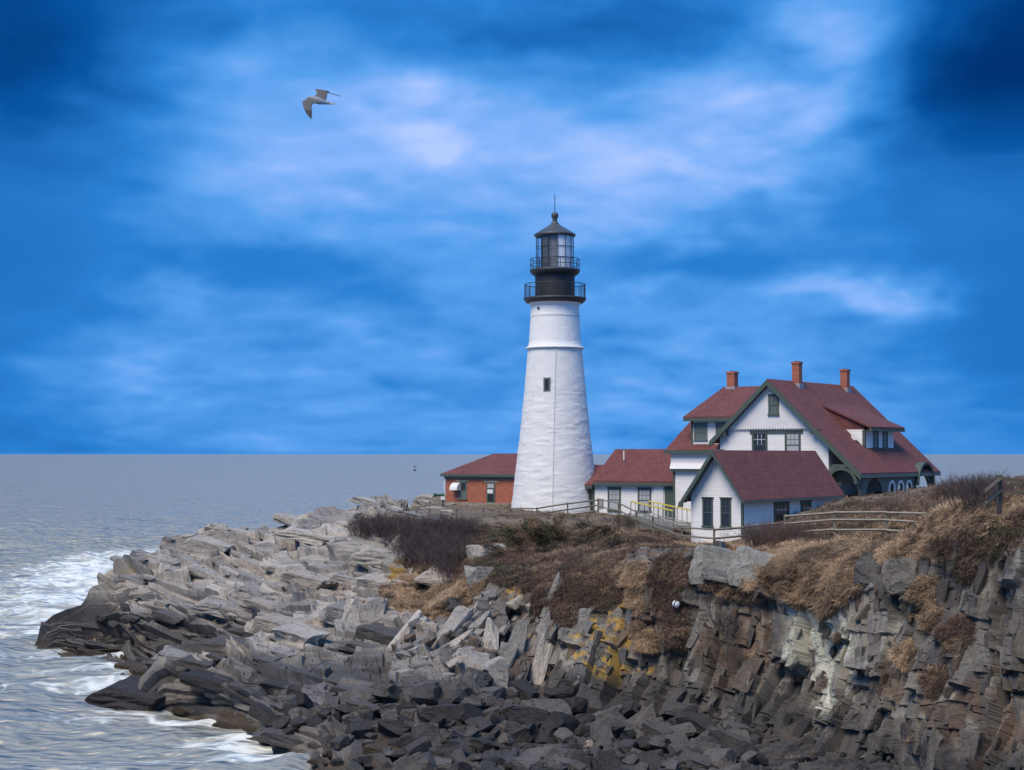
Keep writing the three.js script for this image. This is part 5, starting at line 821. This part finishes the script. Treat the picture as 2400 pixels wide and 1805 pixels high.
// ---------------------------------------------------------------- the juniper: low spreading boughs with green and rusty sprays
{
  const c = surf(1290, 1275), g = group('juniper_shrub', 'low spreading juniper with dark green and rusty sprays below the tower', 'shrub', c.p), v = [[], []], boughs = [];
  for (let b = 0; b < 64; b++) {
    const px = rr(1175, 1415), py = 1245 + 0.0011 * (px - 1300) ** 2 + rr(-6, 42), s = surf(px, py), a = s.p.clone().sub(c.p), dir = V3(rr(-1, 1) + (px - 1290) / 120, 0.15, rr(-0.2, 1)).normalize(), L = rr(0.7, 1.5), rusty = rnd() < 0.4 ? 1 : 0;
    boughs.push(bar(a.clone().add(V3(0, 0.1, 0)), a.clone().addScaledVector(dir, L).add(V3(0, 0.4, 0)), 0.035));
    for (let k = 0; k < 260; k++) {
      const t = Math.sqrt(rnd()), p = a.clone().addScaledVector(dir, L * t).add(V3(rr(-0.3, 0.3), 0.12 + 0.4 * t + rr(-0.1, 0.12), rr(-0.3, 0.3))), d = dir.clone().add(V3(rr(-0.8, 0.8), rr(-0.1, 0.6), rr(-0.8, 0.8))).normalize(), l = rr(0.07, 0.17), w = V3(-d.z, rr(-0.3, 0.3), d.x).normalize().multiplyScalar(0.025), q = p.clone().addScaledVector(d, l);
      v[rnd() < 0.85 ? rusty : 1 - rusty].push(p.x - w.x, p.y - w.y, p.z - w.z, p.x + w.x, p.y + w.y, p.z + w.z, q.x, q.y, q.z);
    }
  }
  v.forEach((list, i) => { const q = new THREE.BufferGeometry(); q.setAttribute('position', new THREE.Float32BufferAttribute(list, 3)); q.setAttribute('uv', new THREE.Float32BufferAttribute(new Float32Array(list.length / 3 * 2), 2)); q.computeVertexNormals(); part('foliage', q, mat(i ? LIN(0.16, 0.085, 0.035) : LIN(0.038, 0.052, 0.02), 0.9), g).userData.label = i ? 'rusty brown sprays of needles' : 'dark green sprays of needles'; });
  for (const b of boughs) part('bough', b, M.woodDark, g);
}
// ---------------------------------------------------------------- dry grass and low scrub
function tuftGeometry(blades, h, w, lean, sd) {
  const v = []; for (let b = 0; b < blades; b++) {
    const a = hash(b, 1, sd) * 6.283, r = hash(b, 2, sd) * 0.16, l = h * (0.55 + 0.6 * hash(b, 3, sd)), o = lean * (0.4 + hash(b, 4, sd)), ca = Math.cos(a), sa = Math.sin(a), x = ca * r, z = sa * r, px = -sa * w, pz = ca * w, m = [x + ca * o * l * 0.35, l * 0.62, z + sa * o * l * 0.35], e = [x + ca * o * l, l * (1 - 0.35 * o), z + sa * o * l];
    v.push(x - px, -0.06, z - pz, x + px, -0.06, z + pz, m[0] - px * 0.8, m[1], m[2] - pz * 0.8, x + px, -0.06, z + pz, m[0] + px * 0.8, m[1], m[2] + pz * 0.8, m[0] - px * 0.8, m[1], m[2] - pz * 0.8, m[0] - px * 0.8, m[1], m[2] - pz * 0.8, m[0] + px * 0.8, m[1], m[2] + pz * 0.8, ...e);
  }
  const g = new THREE.BufferGeometry(); g.setAttribute('position', new THREE.Float32BufferAttribute(v, 3)); g.computeVertexNormals(); return g;
}
function scatter(name, geometry, material, n, weight, h0, h1, tint, droop) {
  const spots = []; for (let t = 0; t < n * 60 && spots.length < n; t++) { const i = Math.floor(rnd() * (NU - 1)), j = Math.floor(rnd() * (NV - 1)), k = i * NV + j; if (rnd() < weight(k, i, j)) spots.push(k); }
  const im = new THREE.InstancedMesh(geometry, material, spots.length), m = new THREE.Matrix4(), q = new THREE.Quaternion(), q2 = new THREE.Quaternion(), c = new THREE.Color();
  spots.forEach((k, n2) => {
    const o = k * 3, s = rr(h0, h1), up = V3(land.nor[o], Math.abs(land.nor[o + 1]), land.nor[o + 2]).lerp(V3(0, 1, 0), 1 - droop).normalize();
    q.setFromUnitVectors(V3(0, 1, 0), up).multiply(q2.setFromAxisAngle(V3(0, 1, 0), rr(0, 6.28)));
    m.compose(V3(land.pos[o] + rr(-0.08, 0.08), land.pos[o + 1], land.pos[o + 2] + rr(-0.08, 0.08)), q, V3(s * rr(0.9, 1.3), s, s * rr(0.9, 1.3))); im.setMatrixAt(n2, m); im.setColorAt(n2, tint(c, k));
  });
  im.name = name; im.castShadow = im.receiveShadow = true; im.userData.kind = 'stuff'; scene.add(im); console.log(name, spots.length); return im;
}
const area = (k) => 1;
const dry = mat(0xffffff, 0.95), straw = (c, k) => { const t = rnd(), u = rr(0.75, 1.2) * lerp(0.45, 1.25, sstep(0.3, 0.68, fbm(land.base[k * 3] * 1.2, land.base[k * 3 + 1] * 1.2, land.base[k * 3 + 2] * 1.2, 3, 220))); return c.setRGB(lerp(0.52, 0.38, t) * u, lerp(0.37, 0.265, t) * u, lerp(0.235, 0.165, t) * u); };
scatter('dry_grass', tuftGeometry(18, 0.27, 0.008, 0.85, 3), dry, 26000, (k) => sstep(0.42, 0.8, land.grass[k] + 1.5 * (fbm(land.base[k * 3] * 0.9, land.base[k * 3 + 1] * 0.9, land.base[k * 3 + 2] * 0.9, 3, 201) - 0.5)), 0.7, 1.4, straw, 0.45).userData.label = 'blond dry grass on the rim and ledges of the cliff';
const rust = (c, k) => { const t = rnd(), u = rr(0.7, 1.35), w = fbm(land.base[k * 3] * 0.5, land.base[k * 3 + 1], land.base[k * 3 + 2] * 0.5, 3, 210); return w > 0.56 && rnd() < 0.6 ? c.setRGB(0.3 * u, 0.215 * u, 0.135 * u) : w < 0.4 && rnd() < 0.5 ? c.setRGB(0.12 * u, 0.115 * u, 0.06 * u) : c.setRGB(lerp(0.185, 0.13, t) * u, lerp(0.115, 0.09, t) * u, lerp(0.078, 0.07, t) * u); };
scatter('low_scrub', tuftGeometry(16, 0.24, 0.008, 1.0, 8), dry, 32000, (k, i, j) => { const s = land.scrub[k], plain = VS[j] > 9.6 && VS[j] < 11 && US[i] > 1040 ? 0.25 : 0; return Math.max(plain, sstep(0.3, 0.8, s + 0.9 * (fbm(land.base[k * 3] * 0.8, land.base[k * 3 + 1] * 0.8, land.base[k * 3 + 2] * 0.8, 3, 202) - 0.5))) * (1 - 0.7 * land.grass[k]); }, 0.6, 1.35, rust, 0.3).userData.label = 'red-brown winter scrub covering the slope above the cliff';
console.log('stage plants');
renderer.render(scene, camera);
